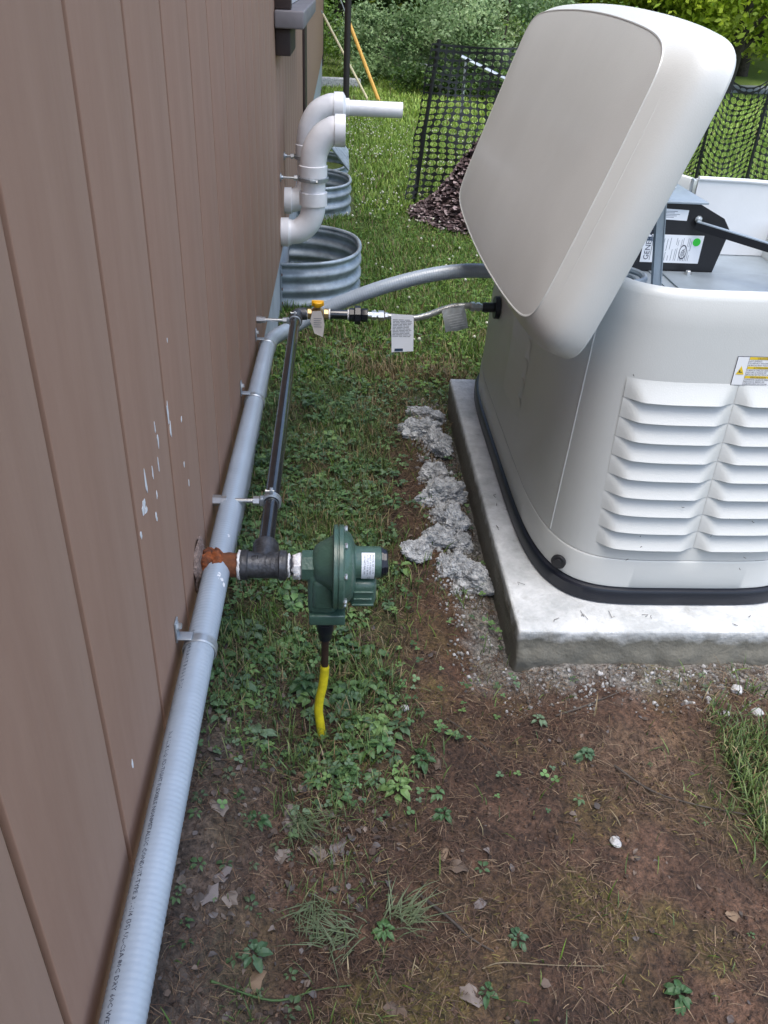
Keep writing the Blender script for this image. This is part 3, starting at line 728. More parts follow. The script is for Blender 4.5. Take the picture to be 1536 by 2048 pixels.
obj('hex_fitting', join(rod((.590, 2.236, .4435), (1, 2.236, .4435), [(0, .0095), (.003, .0135), (.013, .0135)], 6), rod((.604, 2.236, .4435), (1, 2.236, .4435), [(0, .0095), (.004, .0095), (.0045, .0125), (.014, .0125), (.015, .009), (.022, .009)], 6)), M['zinc'], fc, 25)
tg = obj('paper_tag', prism([(.372, 2.246, .412), (.436, 2.246, .410), (.440, 2.235, .308), (.378, 2.235, .303)], (0, .0006, 0)), M['paper'], fc, None)
fl = []
rn = random.Random(5)
for k in range(12):
    z = .396 - .0042 * k; y = 2.245 - (.411 - z) * .107 - .0004
    x = .378
    while x < .425:
        l = rn.uniform(.006, .018); l = min(l, .431 - x); fl.append(([(x, y, z), (x + l, y, z), (x + l, y, z + .0014), (x, y, z + .0014)], [(0, 1, 2, 3)])); x += l + .002
obj('tag_lettering', join(*fl), M['greyink'], tg, None)
obj('tag_emblem', prism([(.386, 2.2345, .307), (.410, 2.2345, .308), (.410, 2.2350, .3155), (.386, 2.2350, .3145)], (0, -.0003, 0)), M['navy'], tg, None)
cv = []
nu, nv = 8, 8
for j in range(nv):
    for i in range(nu):
        u, q = i / (nu - 1), j / (nv - 1)
        x = .512 + .062 * u + .016 * q; z = (.430 + .016 * u) - .062 * q; cv.append((x, 2.236 - .010 * math.sin(q * 2.2) - .003 * math.sin(u * 9 + q * 4), z + .002 * math.sin(u * 7)))
ct = obj('plastic_tag', (cv, [(j * nu + i, j * nu + i + 1, (j + 1) * nu + i + 1, (j + 1) * nu + i) for j in range(nv - 1) for i in range(nu - 1)]), M['clear'], fc)
obj('tag_lettering', join(*[([(.526 + .003 * k, 2.2215 + .001 * abs(k - 3), .418 - .007 * k), (.566 + .003 * k, 2.2215 + .001 * abs(k - 3), .428 - .007 * k), (.566 + .003 * k, 2.2215 + .001 * abs(k - 3), .4292 - .007 * k), (.526 + .003 * k, 2.2215 + .001 * abs(k - 3), .4192 - .007 * k)], [(0, 1, 2, 3)]) for k in range(6)]), M['white'], ct, None)

# ------------------------------------------------------------------ regulator
rg = empty('gas_regulator', (.23, GY, .28), 'green cast gas regulator with round diaphragm housing above the yellow riser', 'gas regulator')
body = join(rp([(0, .022), (.002, .0255), (.016, .026), (.030, .0265), (.050, .028)], .165, 8),
            rod((.184, GY, .400), (1, GY, .400), [(0, .020), (.004, .029), (.012, .035), (.024, .041), (.034, .048)], 36),
            box(.176, .224, GY - .026, GY + .026, .312, .396, .010), box(.183, .221, GY - .031, GY + .02, .325, .385, .009),
            box(.178, .238, GY - .030, GY + .030, .293, .314, .003))
obj('valve_housing', body, M['green'], rg, 40)
DZ = .393
dsk = join(rod((.216, GY, DZ), (1, GY, DZ), [(0, .048), (.001, .067), (.002, .069), (.007, .069), (.008, .068)], 64),
           rod((.2255, GY, DZ), (1, GY, DZ), [(0, .068), (.001, .069), (.007, .069), (.009, .067), (.010, .062), (.014, .059), (.019, .055), (.023, .048), (.026, .038), (.028, .031)], 64),
           cyl((.222, GY, DZ), (.228, GY, DZ), .066, 48))
obj('diaphragm_case', dsk, M['green'], rg, 35)
obj('spring_tower', rod((.246, GY, .403), (1, GY, .403), [(0, .032), (.005, .029), (.009, .0265), (.046, .0260), (.048, .025)], 40), M['green'], rg)
obj('vent_housing', join(box(.243, .288, GY - .024, GY + .022, .326, .378, .012), box(.250, .283, GY - .0265, GY - .02, .358, .362, .0015), box(.250, .281, GY - .0265, GY - .02, .344, .348, .0015), box(.248, .284, GY - .0265, GY - .02, .332, .336, .0015)), M['green'], rg, 45)
obj('adjustment_cap', join(rod((.2945, GY, .403), (1, GY, .403), [(0, .0245), (.003, .0245), (.0035, .022), (.008, .0218), (.010, .019)], 12), box(.299, .3055, GY - .020, GY + .020, .397, .409, .001)), M['blackpl'], rg, 25)
for k in range(8):
    a = 2 * math.pi * (k + .5) / 8; y, z = GY + .0635 * math.cos(a), DZ + .0635 * math.sin(a)
    obj('case_bolt', rod((.2345, y, z), (1, y, z), [(0, .0045), (.001, .005), (.004, .005), (.005, .004)], 6), M['zinc'], rg, 25)
# curved paper label on the tower
v = []; f = []
for i in range(17):
    a = math.radians(-50 + 120 * i / 16)
    for x in (.262, .283): v.append((x, GY - .0270 * math.cos(a), .403 + .0270 * math.sin(a)))
f = [(2 * i, 2 * i + 1, 2 * i + 3, 2 * i + 2) for i in range(16)]
lb = obj('rating_label', (v, f), M['paper'], rg)
def wrapl(vf, a0, x0):
    return [(x0 + q[1], GY - .0273 * math.cos(a0 - q[0] / .027), .403 + .0273 * math.sin(a0 - q[0] / .027)) for q in vf[0]], vf[1]
T = []
for j, q in enumerate(('MODEL 325 1/2 PSI', 'INLET 10 PSIG MAX', 'OUTLET 7-11 IN WC', 'USE NATURAL GAS')):
    T.append(wrapl(textmesh(q, .0040, res=1), math.radians(62), .279 - .0045 * j))
obj('label_lettering', join(*T, wrapl(textmesh('CSA', .0065, res=1), math.radians(-22), .272)), M['ink'], lb, None)
# riser
rs = empty('gas_riser', (.21, 1.086, 0), 'yellow plastic gas riser coming out of the weeds into the green regulator', 'gas riser')
obj('bushing', join(cyl((.205, GY, .2925), (.205, GY, .276), .018, 8, .002), rod((.205, GY, .2765), (.205, GY, 0), [(0, .0150), (.018, .0145), (.022, .0120), (.036, .0110)], 16)), M['blackpl'], rs, 30)
obj('steel_nipple', cyl((.205, GY, .245), (.2045, GY + .001, .165), .0066, 16), M['brown'], rs)
yp = smoothpath([(.2045, 1.086, .176), (.204, 1.086, .155), (.201, 1.085, .125), (.196, 1.084, .095), (.194, 1.083, .065), (.1975, 1.082, .03), (.203, 1.081, -.03)], 10)
obj('yellow_tube', tube(yp, [.0072 if i < 2 else .0082 for i in range(len(yp))], 18), M['yellow'], rs, 60)

# ------------------------------------------------------------------ PVC vents
def pipe_elbow_path(pts, n=14): return smoothpath(pts, n)
def vent(y, near):
    if near:
        v = empty('exhaust_vent', (0, y, .35), 'nearer white plastic vent pipe, its open elbow end turned away from the wall', 'vent pipe', 'white vent pipes on the siding')
        zt, xv, r = .345, .126, .046
        low = [(.012, y, zt), (.035, y, zt), (.072, y, zt + .008), (.108, y, zt + .04), (.125, y, zt + .085), (xv, y, zt + .12)]
        obj('wall_hub', rod((.0005, y, zt), (1, y, zt), [(0, .054), (.03, .055), (.031, .050), (.04, .048)], 40), M['pvc'], v)
        obj('lower_elbow', tube(pipe_elbow_path(low), r, 36), M['pvc'], v, 60)
        obj('coupling', rod((xv, y, .452), (xv, y, 2), [(0, .048), (.001, .0535), (.048, .054), (.049, .048)], 40), M['pvc'], v)
        obj('riser_pipe', cyl((xv, y, .46), (xv, y, .60), .0465, 40), M['pvc'], v)
        obj('elbow_hub', rod((xv, y, .555), (xv, y, 2), [(0, .048), (.001, .053), (.040, .054), (.043, .049)], 40), M['pvc'], v)
        up = [(xv, y, .59), (xv + .001, y, .615), (xv + .010, y, .655), (xv + .036, y, .695), (xv + .070, y, .717), (xv + .085, y, .720)]
        obj('upper_elbow', tube(pipe_elbow_path(up), .0495, 36), M['pvc'], v, 60)
        obj('open_hub', join(rod((.205, y, .720), (1, y, .720), [(0, .050), (.001, .056), (.040, .0565), (.0405, .049), (.010, .047)], 40, False)), M['pvc'], v)
        obj('dark_mouth_disc', cyl((.211, y, .720), (.213, y, .720), .0475, 30), M['blackm'], v)  # black disc paints the shade inside the hollow pipe end
    else:
        v = empty('exhaust_vent', (0, y, .35), 'farther white plastic vent pipe with a straight pipe pointing out over the lawn', 'vent pipe', 'white vent pipes on the siding')
        zt, xv = .375, .10
        obj('wall_hub', rod((.0005, y, zt + .03), (1, y, zt + .03), [(0, .052), (.028, .053), (.029, .048)], 40), M['pvc'], v)
        low = [(.012, y, zt + .03), (.03, y, zt + .03), (.062, y, zt + .042), (.088, y, zt + .07), (.098, y, zt + .11), (xv, y, zt + .14)]
        obj('lower_elbow', tube(pipe_elbow_path(low), .046, 36), M['pvc'], v, 60)
        obj('riser_pipe', cyl((xv, y, .50), (xv, y, .62), .0465, 40), M['pvc'], v)
        obj('elbow_hub', rod((xv, y, .585), (xv, y, 2), [(0, .048), (.001, .0525), (.040, .053), (.043, .049)], 40), M['pvc'], v)
        up = [(xv, y, .61), (xv + .001, y, .645), (xv + .012, y, .695), (xv + .042, y, .742), (xv + .085, y, .764), (xv + .105, y, .766)]
        obj('upper_elbow', tube(pipe_elbow_path(up), .0490, 36), M['pvc'], v, 60)
        obj('outlet_hub', rod((.200, y, .766), (1, y, .766), [(0, .050), (.001, .055), (.036, .055), (.046, .040), (.047, .034), (.060, .034), (.061, .030)], 40), M['pvc'], v)
        obj('outlet_pipe', join(rod((.25, y, .765), (1, y, .763), [(0, .029), (.222, .029), (.222, .026), (.1, .026)], 36, False)), M['pvc'], v)
    return v
vent(3.35, True); vent(3.62, False)
def vclamp(y, x, z, label, r):
    h = empty('vent_clamp', (0, y, z), label, 'pipe clamp', 'threaded rod clamps on the white vent pipes')
    obj('wall_flange', join(rod((.0005, y, z), (1, y, z), [(0, .016), (.004, .016), (.005, .008), (.012, .006)], 20)), M['galv'], h)
    obj('threaded_rod', rod((.01, y, z), (1, y, z), [(0, .0048), (x - r - .01, .0048)], 12), M['zinc'], h)
    obj('clamp_nut', rod((x - r - .018, y, z), (1, y, z), [(0, .011), (.012, .011)], 6), M['zinc'], h, 20)
    obj('clamp_ring', join(band((x, y, z), (0, 0, 1), r, .016, .004, 48), box(x - .012, x + .012, y - r - .012, y - r - .002, z - .006, z + .006, .001)), M['galv'], h)
    obj('clamp_bolt', rod((x + .012, y - r - .008, z), (x + 1, y - r - .008, z), [(0, .007), (.006, .007)], 6), M['zinc'], h)
vclamp(3.35, .126, .548, 'clamp ring round the nearer white vent pipe below its elbow', .0550)
vclamp(3.62, .10, .578, 'clamp rod on the farther white vent pipe, tucked behind the near one', .0545)
# conduit body / small box between
# ------------------------------------------------------------------ window wells
def well(yc, hy, dx, zt, label, cover=False):
    wv = empty('window_well', (0, yc, 0), label, 'window well', 'galvanized window wells along the foundation')
    na, nz = 48, 41; V = []; F = []
    z0 = -.10
    for j in range(nz):
        z = z0 + (zt - z0) * j / (nz - 1)
        off = .009 * math.sin((z - zt) / .062 * 2 * math.pi)
        for i in range(na + 1):
            a = -math.pi / 2 + math.pi * i / na; c, s = math.cos(a), math.sin(a)
            r = 1 / ((abs(c) ** 2.4 + abs(s) ** 2.4) ** (1 / 2.4))
            V.append(((dx + off) * c * r - .012, yc + (hy + off) * s * r, z))
    for j in range(nz - 1):
        for i in range(na):
            a = j * (na + 1) + i; F.append((a, a + 1, a + na + 2, a + na + 1))
    obj('corrugated_wall', (V, F), M['wellm'], wv, 60)
    rim = []
    for i in range(na + 1):
        a = -math.pi / 2 + math.pi * i / na; c, s = math.cos(a), math.sin(a); r = 1 / ((abs(c) ** 2.4 + abs(s) ** 2.4) ** (1 / 2.4))
        rim.append((dx * c * r - .012, yc + hy * s * r, zt + .004))
    obj('rolled_rim', tube(rim, .009, 10), M['wellm'], wv, 60)
    obj('mounting_flange', box(-.0135, -.008, yc - hy - .05, yc - hy - .004, z0, zt, .001), M['wellm'], wv); obj('mounting_flange', box(-.0135, -.008, yc + hy + .004, yc + hy + .05, z0, zt, .001), M['wellm'], wv)
    for k in range(3): obj('flange_bolt', rod((-.008, yc - hy - .03, zt - .03 - .06 * k), (1, yc - hy - .03, zt - .03), [(0, .006), (.004, .006)], 6), M['rust'], wv)
    if cover:
        for k in range(13):
            y = yc - hy + .03 + k * (2 * hy - .06) / 12
            obj('cover_slat', join(tube([(.03, y, zt + .34), (dx * .97, y + .03, zt + .014)], .010, 8)), M['wellm'], wv)
    return wv
well(3.79, .33, .335, .18, 'nearest galvanized window well, under the elbow of the white vent')
well(5.30, .31, .31, .165, 'second window well along the wall, half hidden behind the vent riser')
well(6.70, .42, .31, .02, 'farthest window well, topped by a sloping ribbed metal cover', True)

# ------------------------------------------------------------------ rubble
OCT0 = [(1, 0, 0), (-1, 0, 0), (0, 1, 0), (0, -1, 0), (0, 0, 1), (0, 0, -1)]; OCF0 = [(0, 2, 4), (2, 1, 4), (1, 3, 4), (3, 0, 4), (2, 0, 5), (1, 2, 5), (3, 1, 5), (0, 3, 5)]
def chunk(px, py, sx, sy, sz, seed, label):
    bm = bmesh.new(); bmesh.ops.create_icosphere(bm, subdivisions=5, radius=1)
    o3 = Vector((seed * 3.7, seed * 1.3, seed))
    for q in bm.verts:
        n = q.co.normalized()
        s = 1 + .34 * mnoise.noise(n * 1.4 + o3) + .20 * mnoise.noise(n * 3.3 + o3)
        # crumbly: cells of coarse aggregate
        dist, _ = mnoise.voronoi(n * 6.5 + o3)[0:2]
        d2, _ = mnoise.voronoi(n * 15 + o3)[0:2]
        s += .20 * (.45 - dist[0]) + .13 * (.45 - d2[0]) + .05 * mnoise.noise(n * 28 + o3)
        q.co = Vector((n.x * sx, n.y * sy, n.z * sz)) * s
        if q.co.z < -.25 * sz: q.co.z = -.25 * sz + (q.co.z + .25 * sz) * .2
    bm.verts.index_update(); V = [q.co.copy() for q in bm.verts]; F = [tuple(x.index for x in g.verts) for g in bm.faces]; bm.free()
    o = obj('rubble_chunk', (V, F), M['rough'], None, 12, local=True)
    sel = RNG.integers(0, len(V), 420); cv_ = []; cf_ = []
    for q in sel:
        if V[q].z < 0: continue
        r_ = random.uniform(.0016, .0042); b_ = len(cv_)
        rx_ = Matrix.Rotation(random.uniform(0, 3), 3, (random.random(), random.random(), .3))
        for u_ in OCT0: cv_.append(V[q] + rx_ @ Vector((u_[0] * r_ * random.uniform(.7, 1.3), u_[1] * r_, u_[2] * r_ * .8)))
        cf_ += [tuple(b_ + t_ for t_ in g_) for g_ in OCF0]
    ag = obj('aggregate', (cv_, cf_), M['rough'], o, None, local=True); ag['kind'] = 'stuff'
    o.location = (px, py, float(G(px, py)) + sz * .30); o.rotation_euler[2] = random.uniform(0, 6)
    tag(o, label, 'concrete chunk', 'broken concrete lumps beside the pad')
for i, a in enumerate([(.512, 2.44, .034, .05, .024, 'farthest grey concrete lump, at the end of the row by the pad'),
    (.482, 2.31, .042, .05, .026, 'low wide concrete lump second from the far end of the row'),
    (.527, 2.24, .036, .05, .03, 'concrete lump in the row, close against the trench beside its far half'),
    (.500, 2.07, .036, .035, .022, 'small concrete lump just before the gap in the row'),
    (.507, 1.93, .046, .055, .036, 'long tall concrete lump in the middle of the row'),
    (.520, 1.82, .038, .045, .032, 'concrete lump directly in front of the tall middle one'),
    (.478, 1.725, .035, .038, .026, 'rounded concrete lump behind the flat pale piece'),
    (.538, 1.725, .026, .032, .02, 'smaller concrete lump nearest the trench, behind the big end one'),
    (.418, 1.655, .037, .028, .018, 'flat pale concrete piece lying apart from the row on its left side'),
    (.513, 1.612, .040, .034, .026, 'concrete lump at the back of the big end pile'),
    (.545, 1.575, .036, .042, .030, 'biggest crumbly concrete lump at the near end of the row'),
    (.485, 1.60, .018, .022, .014, 'little concrete lump between the flat piece and the near end one')]):
    chunk(a[0] + .006, a[1], a[2] * 1.08, a[3] * 1.30, a[4] * 1.35, i + 1, a[5])
for i, (px, py, r, lb_) in enumerate([(.694, .842, .010, 'small white stone alone on the bare soil'), (1.044, 1.19, .012, 'white stone in the soil under the pad edge at the right'),
    (1.00, 1.13, .007, 'small white pebble left of the pair near the right edge'), (1.066, 1.135, .011, 'larger white pebble of the pair near the right edge'), (.975, 1.165, .006, 'tiny white pebble in front of the pad rubble'),
    (.36, 1.145, .008, 'pale pebble on the brown earth beyond the yellow riser')]):
    bm = bmesh.new(); bmesh.ops.create_icosphere(bm, subdivisions=3, radius=r)
    for q in bm.verts: q.co *= 1 + .35 * mnoise.noise(q.co / r * 1.3 + Vector((i * 5, 0, 0))); q.co.z *= .6
    bm.verts.index_update(); vf = ([q.co.copy() for q in bm.verts], [tuple(x.index for x in g.verts) for g in bm.faces]); bm.free()
    o = obj('stone', vf, M['stone'], None, 60, local=True); o.location = (px, py, float(G(px, py)) + r * .35); tag(o, lb_, 'stone', 'white stones on the soil')

# ------------------------------------------------------------------ scatter engine
def scatter(name, tv, tf, xy, zoff, scale, rot, tilt, cols, m, parent=None, zbase=None, colw=None, sxyz=None):
    """tv template verts (n,3), tf faces (k,c); one copy per point, joined into one mesh"""
    n = len(xy); tv = np.asarray(tv, float); k = len(tv)
    V = np.repeat(tv[None], n, 0) * np.asarray(scale)[:, None, None]
    if sxyz is not None: V = V * sxyz[:, None, :]
    # tilt about x then rotate about z
    ct, st = np.cos(tilt)[:, None], np.sin(tilt)[:, None]
    y = V[:, :, 1] * ct - V[:, :, 2] * st; z = V[:, :, 1] * st + V[:, :, 2] * ct
    c, s = np.cos(rot)[:, None], np.sin(rot)[:, None]
    x = V[:, :, 0] * c - y * s; y2 = V[:, :, 0] * s + y * c
    zb = G(xy[:, 0], xy[:, 1]) if zbase is None else zbase
    V = np.stack([x + xy[:, 0:1], y2 + xy[:, 1:2], z + (zb + zoff)[:, None]], -1).reshape(-1, 3)
    F = (np.asarray(tf)[None] + (np.arange(n) * k)[:, None, None]).reshape(-1, len(tf[0]))
    C = np.repeat(cols[:, None, :], k, 1)
    if colw is not None: C = C * np.asarray(colw)[None, :, None]
    return mesh_np(name, V, F, m, C.reshape(-1, 3), parent)
def inpad(x, y):
    return ((x > .592) & (x < 1.43) & (y > 1.262) & (y < 2.56)) | (x < -.005) | ((x < .33) & ((np.abs(y - 3.79) < .34) | (np.abs(y - 5.42) < .35) | (np.abs(y - 6.75) < .42)))
def sample(n, x0, x1, y0, y1, dens, jit=0):
    x = RNG.uniform(x0, x1, n); y = RNG.uniform(y0, y1, n); d = dens(x, y); k = (RNG.random(n) < d) & ~inpad(x, y)
    return np.stack([x[k], y[k]], -1)
def colmix(n, cs, jit=.2):
    cs = np.array(cs); i = RNG.integers(0, len(cs), n); j = RNG.integers(0, len(cs), n); t = RNG.random((n, 1))
    return (cs[i] * t + cs[j] * (1 - t)) * RNG.uniform(1 - jit, 1 + jit, (n, 1))
# blade: bends along +y
def blade(h, w_, bend):
    pts = []
    for t, ww in ((0, 1), (.45, .85), (.8, .5)):
        yy = bend * t * t; zz = h * t * (1 - .25 * t * bend / h if h else 1)
        pts += [(-w_ * ww / 2, yy, zz), (w_ * ww / 2, yy, zz)]
    pts.append((0, bend, h * (1 - .3 * bend / h)))
    return np.array(pts), [(0, 1, 3, 2), (2, 3, 5, 4), (4, 5, 6, 6)]
BV, BF = blade(1, .075, .55)
# quads only: last triangle written as a thin quad through two tip verts
BV = np.vstack([BV, [BV[-1] + np.array([.004, 0, 0])]]); BF = [(0, 1, 3, 2), (2, 3, 5, 4), (4, 5, 7, 6)]
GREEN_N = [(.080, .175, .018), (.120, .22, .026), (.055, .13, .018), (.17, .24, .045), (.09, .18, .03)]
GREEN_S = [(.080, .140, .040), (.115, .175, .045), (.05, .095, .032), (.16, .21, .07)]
GREEN_FAR_LIT = [(.18, .29, .045), (.24, .35, .055), (.14, .24, .035), (.28, .37, .08)]  # far lawn: sunlit look put into the blade colours
TAN = [(.26, .20, .10), (.20, .14, .07), (.32, .26, .15), (.14, .09, .05)]
def grass(name, n, reg, dens, hs, ws, cs, dry, label):
    xy = sample(n, *reg, dens); n = len(xy)
    h = RNG.uniform(*hs, n); c = colmix(n, cs, .3); d = RNG.random(n) < dry(xy[:, 0], xy[:, 1])
    c[d] = colmix(d.sum(), TAN, .3)
    sx = RNG.uniform(*ws, n) / h
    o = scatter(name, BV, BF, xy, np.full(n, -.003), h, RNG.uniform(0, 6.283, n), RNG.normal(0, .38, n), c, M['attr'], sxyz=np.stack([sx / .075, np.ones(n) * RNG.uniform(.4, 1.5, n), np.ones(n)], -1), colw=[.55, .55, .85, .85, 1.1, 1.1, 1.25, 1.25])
    tag(o, label, kind='stuff'); return o
def dryf(x, y):
    p = np.exp(-(((x - .50) / .16) ** 2 + ((y - 2.50) / .42) ** 2)) * .85
    return np.clip(.16 + .35 * (fbm(x, y, 6, 3, 61) > .56) * (y < 3.2) + p, 0, .9)
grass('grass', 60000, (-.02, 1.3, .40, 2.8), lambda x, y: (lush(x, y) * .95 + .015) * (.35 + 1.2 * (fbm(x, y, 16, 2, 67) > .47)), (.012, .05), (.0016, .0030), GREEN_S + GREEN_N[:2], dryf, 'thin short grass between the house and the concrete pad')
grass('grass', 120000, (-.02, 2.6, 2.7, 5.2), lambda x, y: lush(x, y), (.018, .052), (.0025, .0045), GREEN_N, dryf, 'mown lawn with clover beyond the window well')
grass('grass', 100000, (-.02, 5.5, 5.1, 9.5), lambda x, y: np.ones_like(x), (.03, .065), (.005, .009), GREEN_FAR_LIT + GREEN_N[:2], lambda x, y: x * 0 + .05, 'mown lawn around the black netting')
grass('grass', 60000, (-.02, 10.5, 9.4, 15.2), lambda x, y: np.ones_like(x), (.04, .09), (.010, .018), GREEN_FAR_LIT, lambda x, y: x * 0 + .04, 'sunlit far lawn in front of the trees')
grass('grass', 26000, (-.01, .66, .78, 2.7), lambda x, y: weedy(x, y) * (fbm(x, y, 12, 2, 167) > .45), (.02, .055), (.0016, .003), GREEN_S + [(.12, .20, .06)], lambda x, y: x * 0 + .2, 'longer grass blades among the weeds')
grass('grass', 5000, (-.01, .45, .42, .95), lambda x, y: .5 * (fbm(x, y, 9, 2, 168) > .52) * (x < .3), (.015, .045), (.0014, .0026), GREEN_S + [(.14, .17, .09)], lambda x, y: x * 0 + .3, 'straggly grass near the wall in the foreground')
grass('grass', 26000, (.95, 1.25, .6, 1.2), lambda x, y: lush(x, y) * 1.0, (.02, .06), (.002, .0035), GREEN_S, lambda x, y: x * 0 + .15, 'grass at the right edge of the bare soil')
# clover / broad leaves
def leaf_t(kind):
    if kind == 'ovate':
        V = [(0, 0, 0), (-.30, .35, .10), (0, .38, .02), (.30, .35, .10), (-.22, .72, .08), (0, .75, .0), (.22, .72, .08), (0, 1.0, -.10), (0.01, 1.0, -.10)]
        F = [(0, 2, 1, 0), (0, 3, 2, 0), (1, 2, 5, 4), (2, 3, 6, 5), (4, 5, 8, 7), (5, 6, 8, 8)]
        F = [(0, 0, 2, 1), (0, 3, 2, 2), (1, 2, 5, 4), (2, 3, 6, 5), (4, 5, 8, 7), (5, 6, 8, 8)]
    return V, F
# avoid degenerate quads: leaf as 4 quads with a doubled root and tip
OV = [(-.03, 0, 0), (.03, 0, 0), (-.32, .36, .09), (0, .38, 0), (.32, .36, .09), (-.24, .72, .06), (0, .76, -.03), (.24, .72, .06), (-.02, 1.0, -.12), (.02, 1.0, -.12)]
OF = [(0, 3, 2, 0), ]
OF = [(0, 1, 4, 3), (2, 0, 3, 3), ]
OVt = np.array(OV); OFt = [(0, 3, 2), (0, 1, 3), (1, 4, 3), (2, 3, 6), (2, 6, 5), (3, 4, 7), (3, 7, 6), (5, 6, 8), (6, 9, 8), (6, 7, 9)]
# clover: three round leaflets
CV = []; CF = []
for k in range(3):
    a = 2 * math.pi * k / 3
    for (lx, ly, lz) in [(0, .02, 0), (-.26, .22, .05), (.26, .22, .05), (-.30, .50, .09), (0, .34, .0), (.30, .50, .09), (-.14, .68, .07), (.14, .68, .07)]:
        CV.append((lx * math.cos(a) - ly * math.sin(a), lx * math.sin(a) + ly * math.cos(a), lz))
    b = 8 * k; CF += [(b, b + 4, b + 1), (b, b + 2, b + 4), (b + 1, b + 4, b + 3), (b + 2, b + 5, b + 4), (b + 3, b + 4, b + 6), (b + 4, b + 7, b + 6), (b + 4, b + 5, b + 7)]
CV = np.array(CV)
# one rosette of seven broad leaves
def rosette(nl, seed, spread=.75):
    r = random.Random(seed); V = []; F = []
    for k in range(nl):
        a = 2 * math.pi * k / nl + r.uniform(-.4, .4); s = r.uniform(.55, 1.1); t = r.uniform(.15, spread); cz = r.uniform(.0, .45)
        for (x, y, z) in OV:
            y2 = .25 + y * s; zz = cz + y2 * math.sin(t) * .8 - .35 * y2 * y2 + z * s; yy = y2 * math.cos(t) 
            xx = x * s * .85
            V.append((xx * math.cos(a) - yy * math.sin(a), xx * math.sin(a) + yy * math.cos(a), zz))
        F += [tuple(i + 10 * k for i in f_) for f_ in OFt]
    return np.array(V), F
WG = [(.075, .16, .055), (.115, .22, .075), (.045, .105, .038), (.16, .27, .09), (.12, .19, .11), (.065, .13, .065)]
def weeds(name, n, reg, dens, sc, seed, label, cs=WG, nl=7):
    xy = sample(n, *reg, dens); n = len(xy); V, F = rosette(nl, seed)
    o = scatter(name, V, F, xy, np.full(n, .004), RNG.uniform(*sc, n), RNG.uniform(0, 6.283, n), RNG.normal(0, .22, n), colmix(n, cs, .25), M['attr'])
    tag(o, label, kind='stuff'); return o
weeds('weed_leaves', 1500, (-.01, .62, .8, 2.6), lambda x, y: weedy(x, y) * .34 * (fbm(x, y, 12, 2, 181) > .43), (.016, .038), 1, 'broad leaved weeds growing between regulator and wall')
weeds('weed_leaves', 1500, (-.01, .62, .8, 2.6), lambda x, y: weedy(x, y) * .45 * (fbm(x, y, 14, 2, 191) > .42), (.009, .022), 2, 'small leaved weeds round the yellow riser', nl=9)
weeds('weed_leaves', 900, (-.01, 1.25, .42, 1.25), lambda x, y: .012 + .09 * (fbm(x, y, 7, 3, 77) > .60) + .22 * (x < .18), (.006, .016), 3, 'scattered small weed seedlings on the soil', cs=[(.05, .10, .04), (.07, .13, .05), (.08, .12, .06)], nl=5)
def clover(n, reg, dens, sc, label, cs=WG):
    xy = sample(n, *reg, dens); n = len(xy)
    o = scatter('clover_leaves', CV, CF, xy, RNG.uniform(.008, .028, n), RNG.uniform(*sc, n), RNG.uniform(0, 6.28, n), RNG.normal(0, .3, n), colmix(n, cs, .25), M['attr'])
    tag(o, label, kind='stuff')
clover(16000, (-.01, .62, .85, 3.2), lambda x, y: np.clip(.05 + .26 * weedy(x, y) + .18 * (lush(x, y) > .5), 0, 1) * (fbm(x, y, 13, 2, 81) > .47), (.007, .014), 'clover leaves between the pipes and the pad')
clover(14000, (0, 2.4, 2.6, 5.5), lambda x, y: .8 * (fbm(x, y, 5, 3, 83) > .45) + .1, (.009, .017), 'clover leaves in the lawn', GREEN_N)
# white clover flowers
OCT = np.array([(1, 0, 0), (-1, 0, 0), (0, 1, 0), (0, -1, 0), (0, 0, 1), (0, 0, -1)]) ; OCF = [(0, 2, 4), (2, 1, 4), (1, 3, 4), (3, 0, 4), (2, 0, 5), (1, 2, 5), (3, 1, 5), (0, 3, 5)]
xy = sample(2600, .25, 3.2, 3.0, 10, lambda x, y: .25 + .75 * (fbm(x, y, 2, 3, 85) > .5)); n = len(xy)
tag(scatter('clover_flowers', OCT, OCF, xy, RNG.uniform(.03, .055, n), RNG.uniform(.005, .010, n), RNG.uniform(0, 6, n), RNG.uniform(0, 3, n), colmix(n, [(.62, .62, .52), (.5, .52, .40)], .15), M['attr']), 'white clover flower heads dotted over the lawn', kind='stuff')
# dead fibres, straws
SV = np.array([(-.5, -.03, 0), (-.5, .03, 0), (-.1, -.04, .05), (-.1, .02, .05), (.25, -.01, .04), (.25, .05, .04), (.5, .03, 0), (.5, .07, 0)]); SF = [(0, 2, 3, 1), (2, 4, 5, 3), (4, 6, 7, 5)]
def straw(n, reg, dens, ln, wd, cs, label, name='dead_grass'):
    xy = sample(n, *reg, dens); n = len(xy); L_ = RNG.uniform(*ln, n)
    o = scatter(name, SV, SF, xy, RNG.uniform(.001, .007, n), L_, RNG.uniform(0, 6.28, n), RNG.normal(0, .2, n), colmix(n, cs, .35), M['attrd'], sxyz=np.stack([np.ones(n), RNG.uniform(*wd, n) / L_ / .06 * RNG.choice([-1, 1], n), RNG.uniform(.3, 3, n)], -1))
    tag(o, label, kind='stuff')
straw(60000, (-.01, 1.25, .40, 2.5), lambda x, y: .25 + .75 * (fbm(x, y, 8, 3, 95) > .46), (.006, .034), (.0005, .0011), [(.13, .080, .048), (.08, .048, .032), (.21, .155, .10), (.06, .036, .026), (.04, .025, .018), (.08, .045, .03), (.05, .03, .02)], 'fine dead stalks and roots littering the soil')
straw(9000, (.2, 1.25, .45, 1.3), lambda x, y: moss(x, y), (.005, .014), (.0007, .0012), [(.13, .115, .03), (.09, .085, .02), (.17, .14, .05)], 'yellowish moss tufts on the bare ground', 'moss')
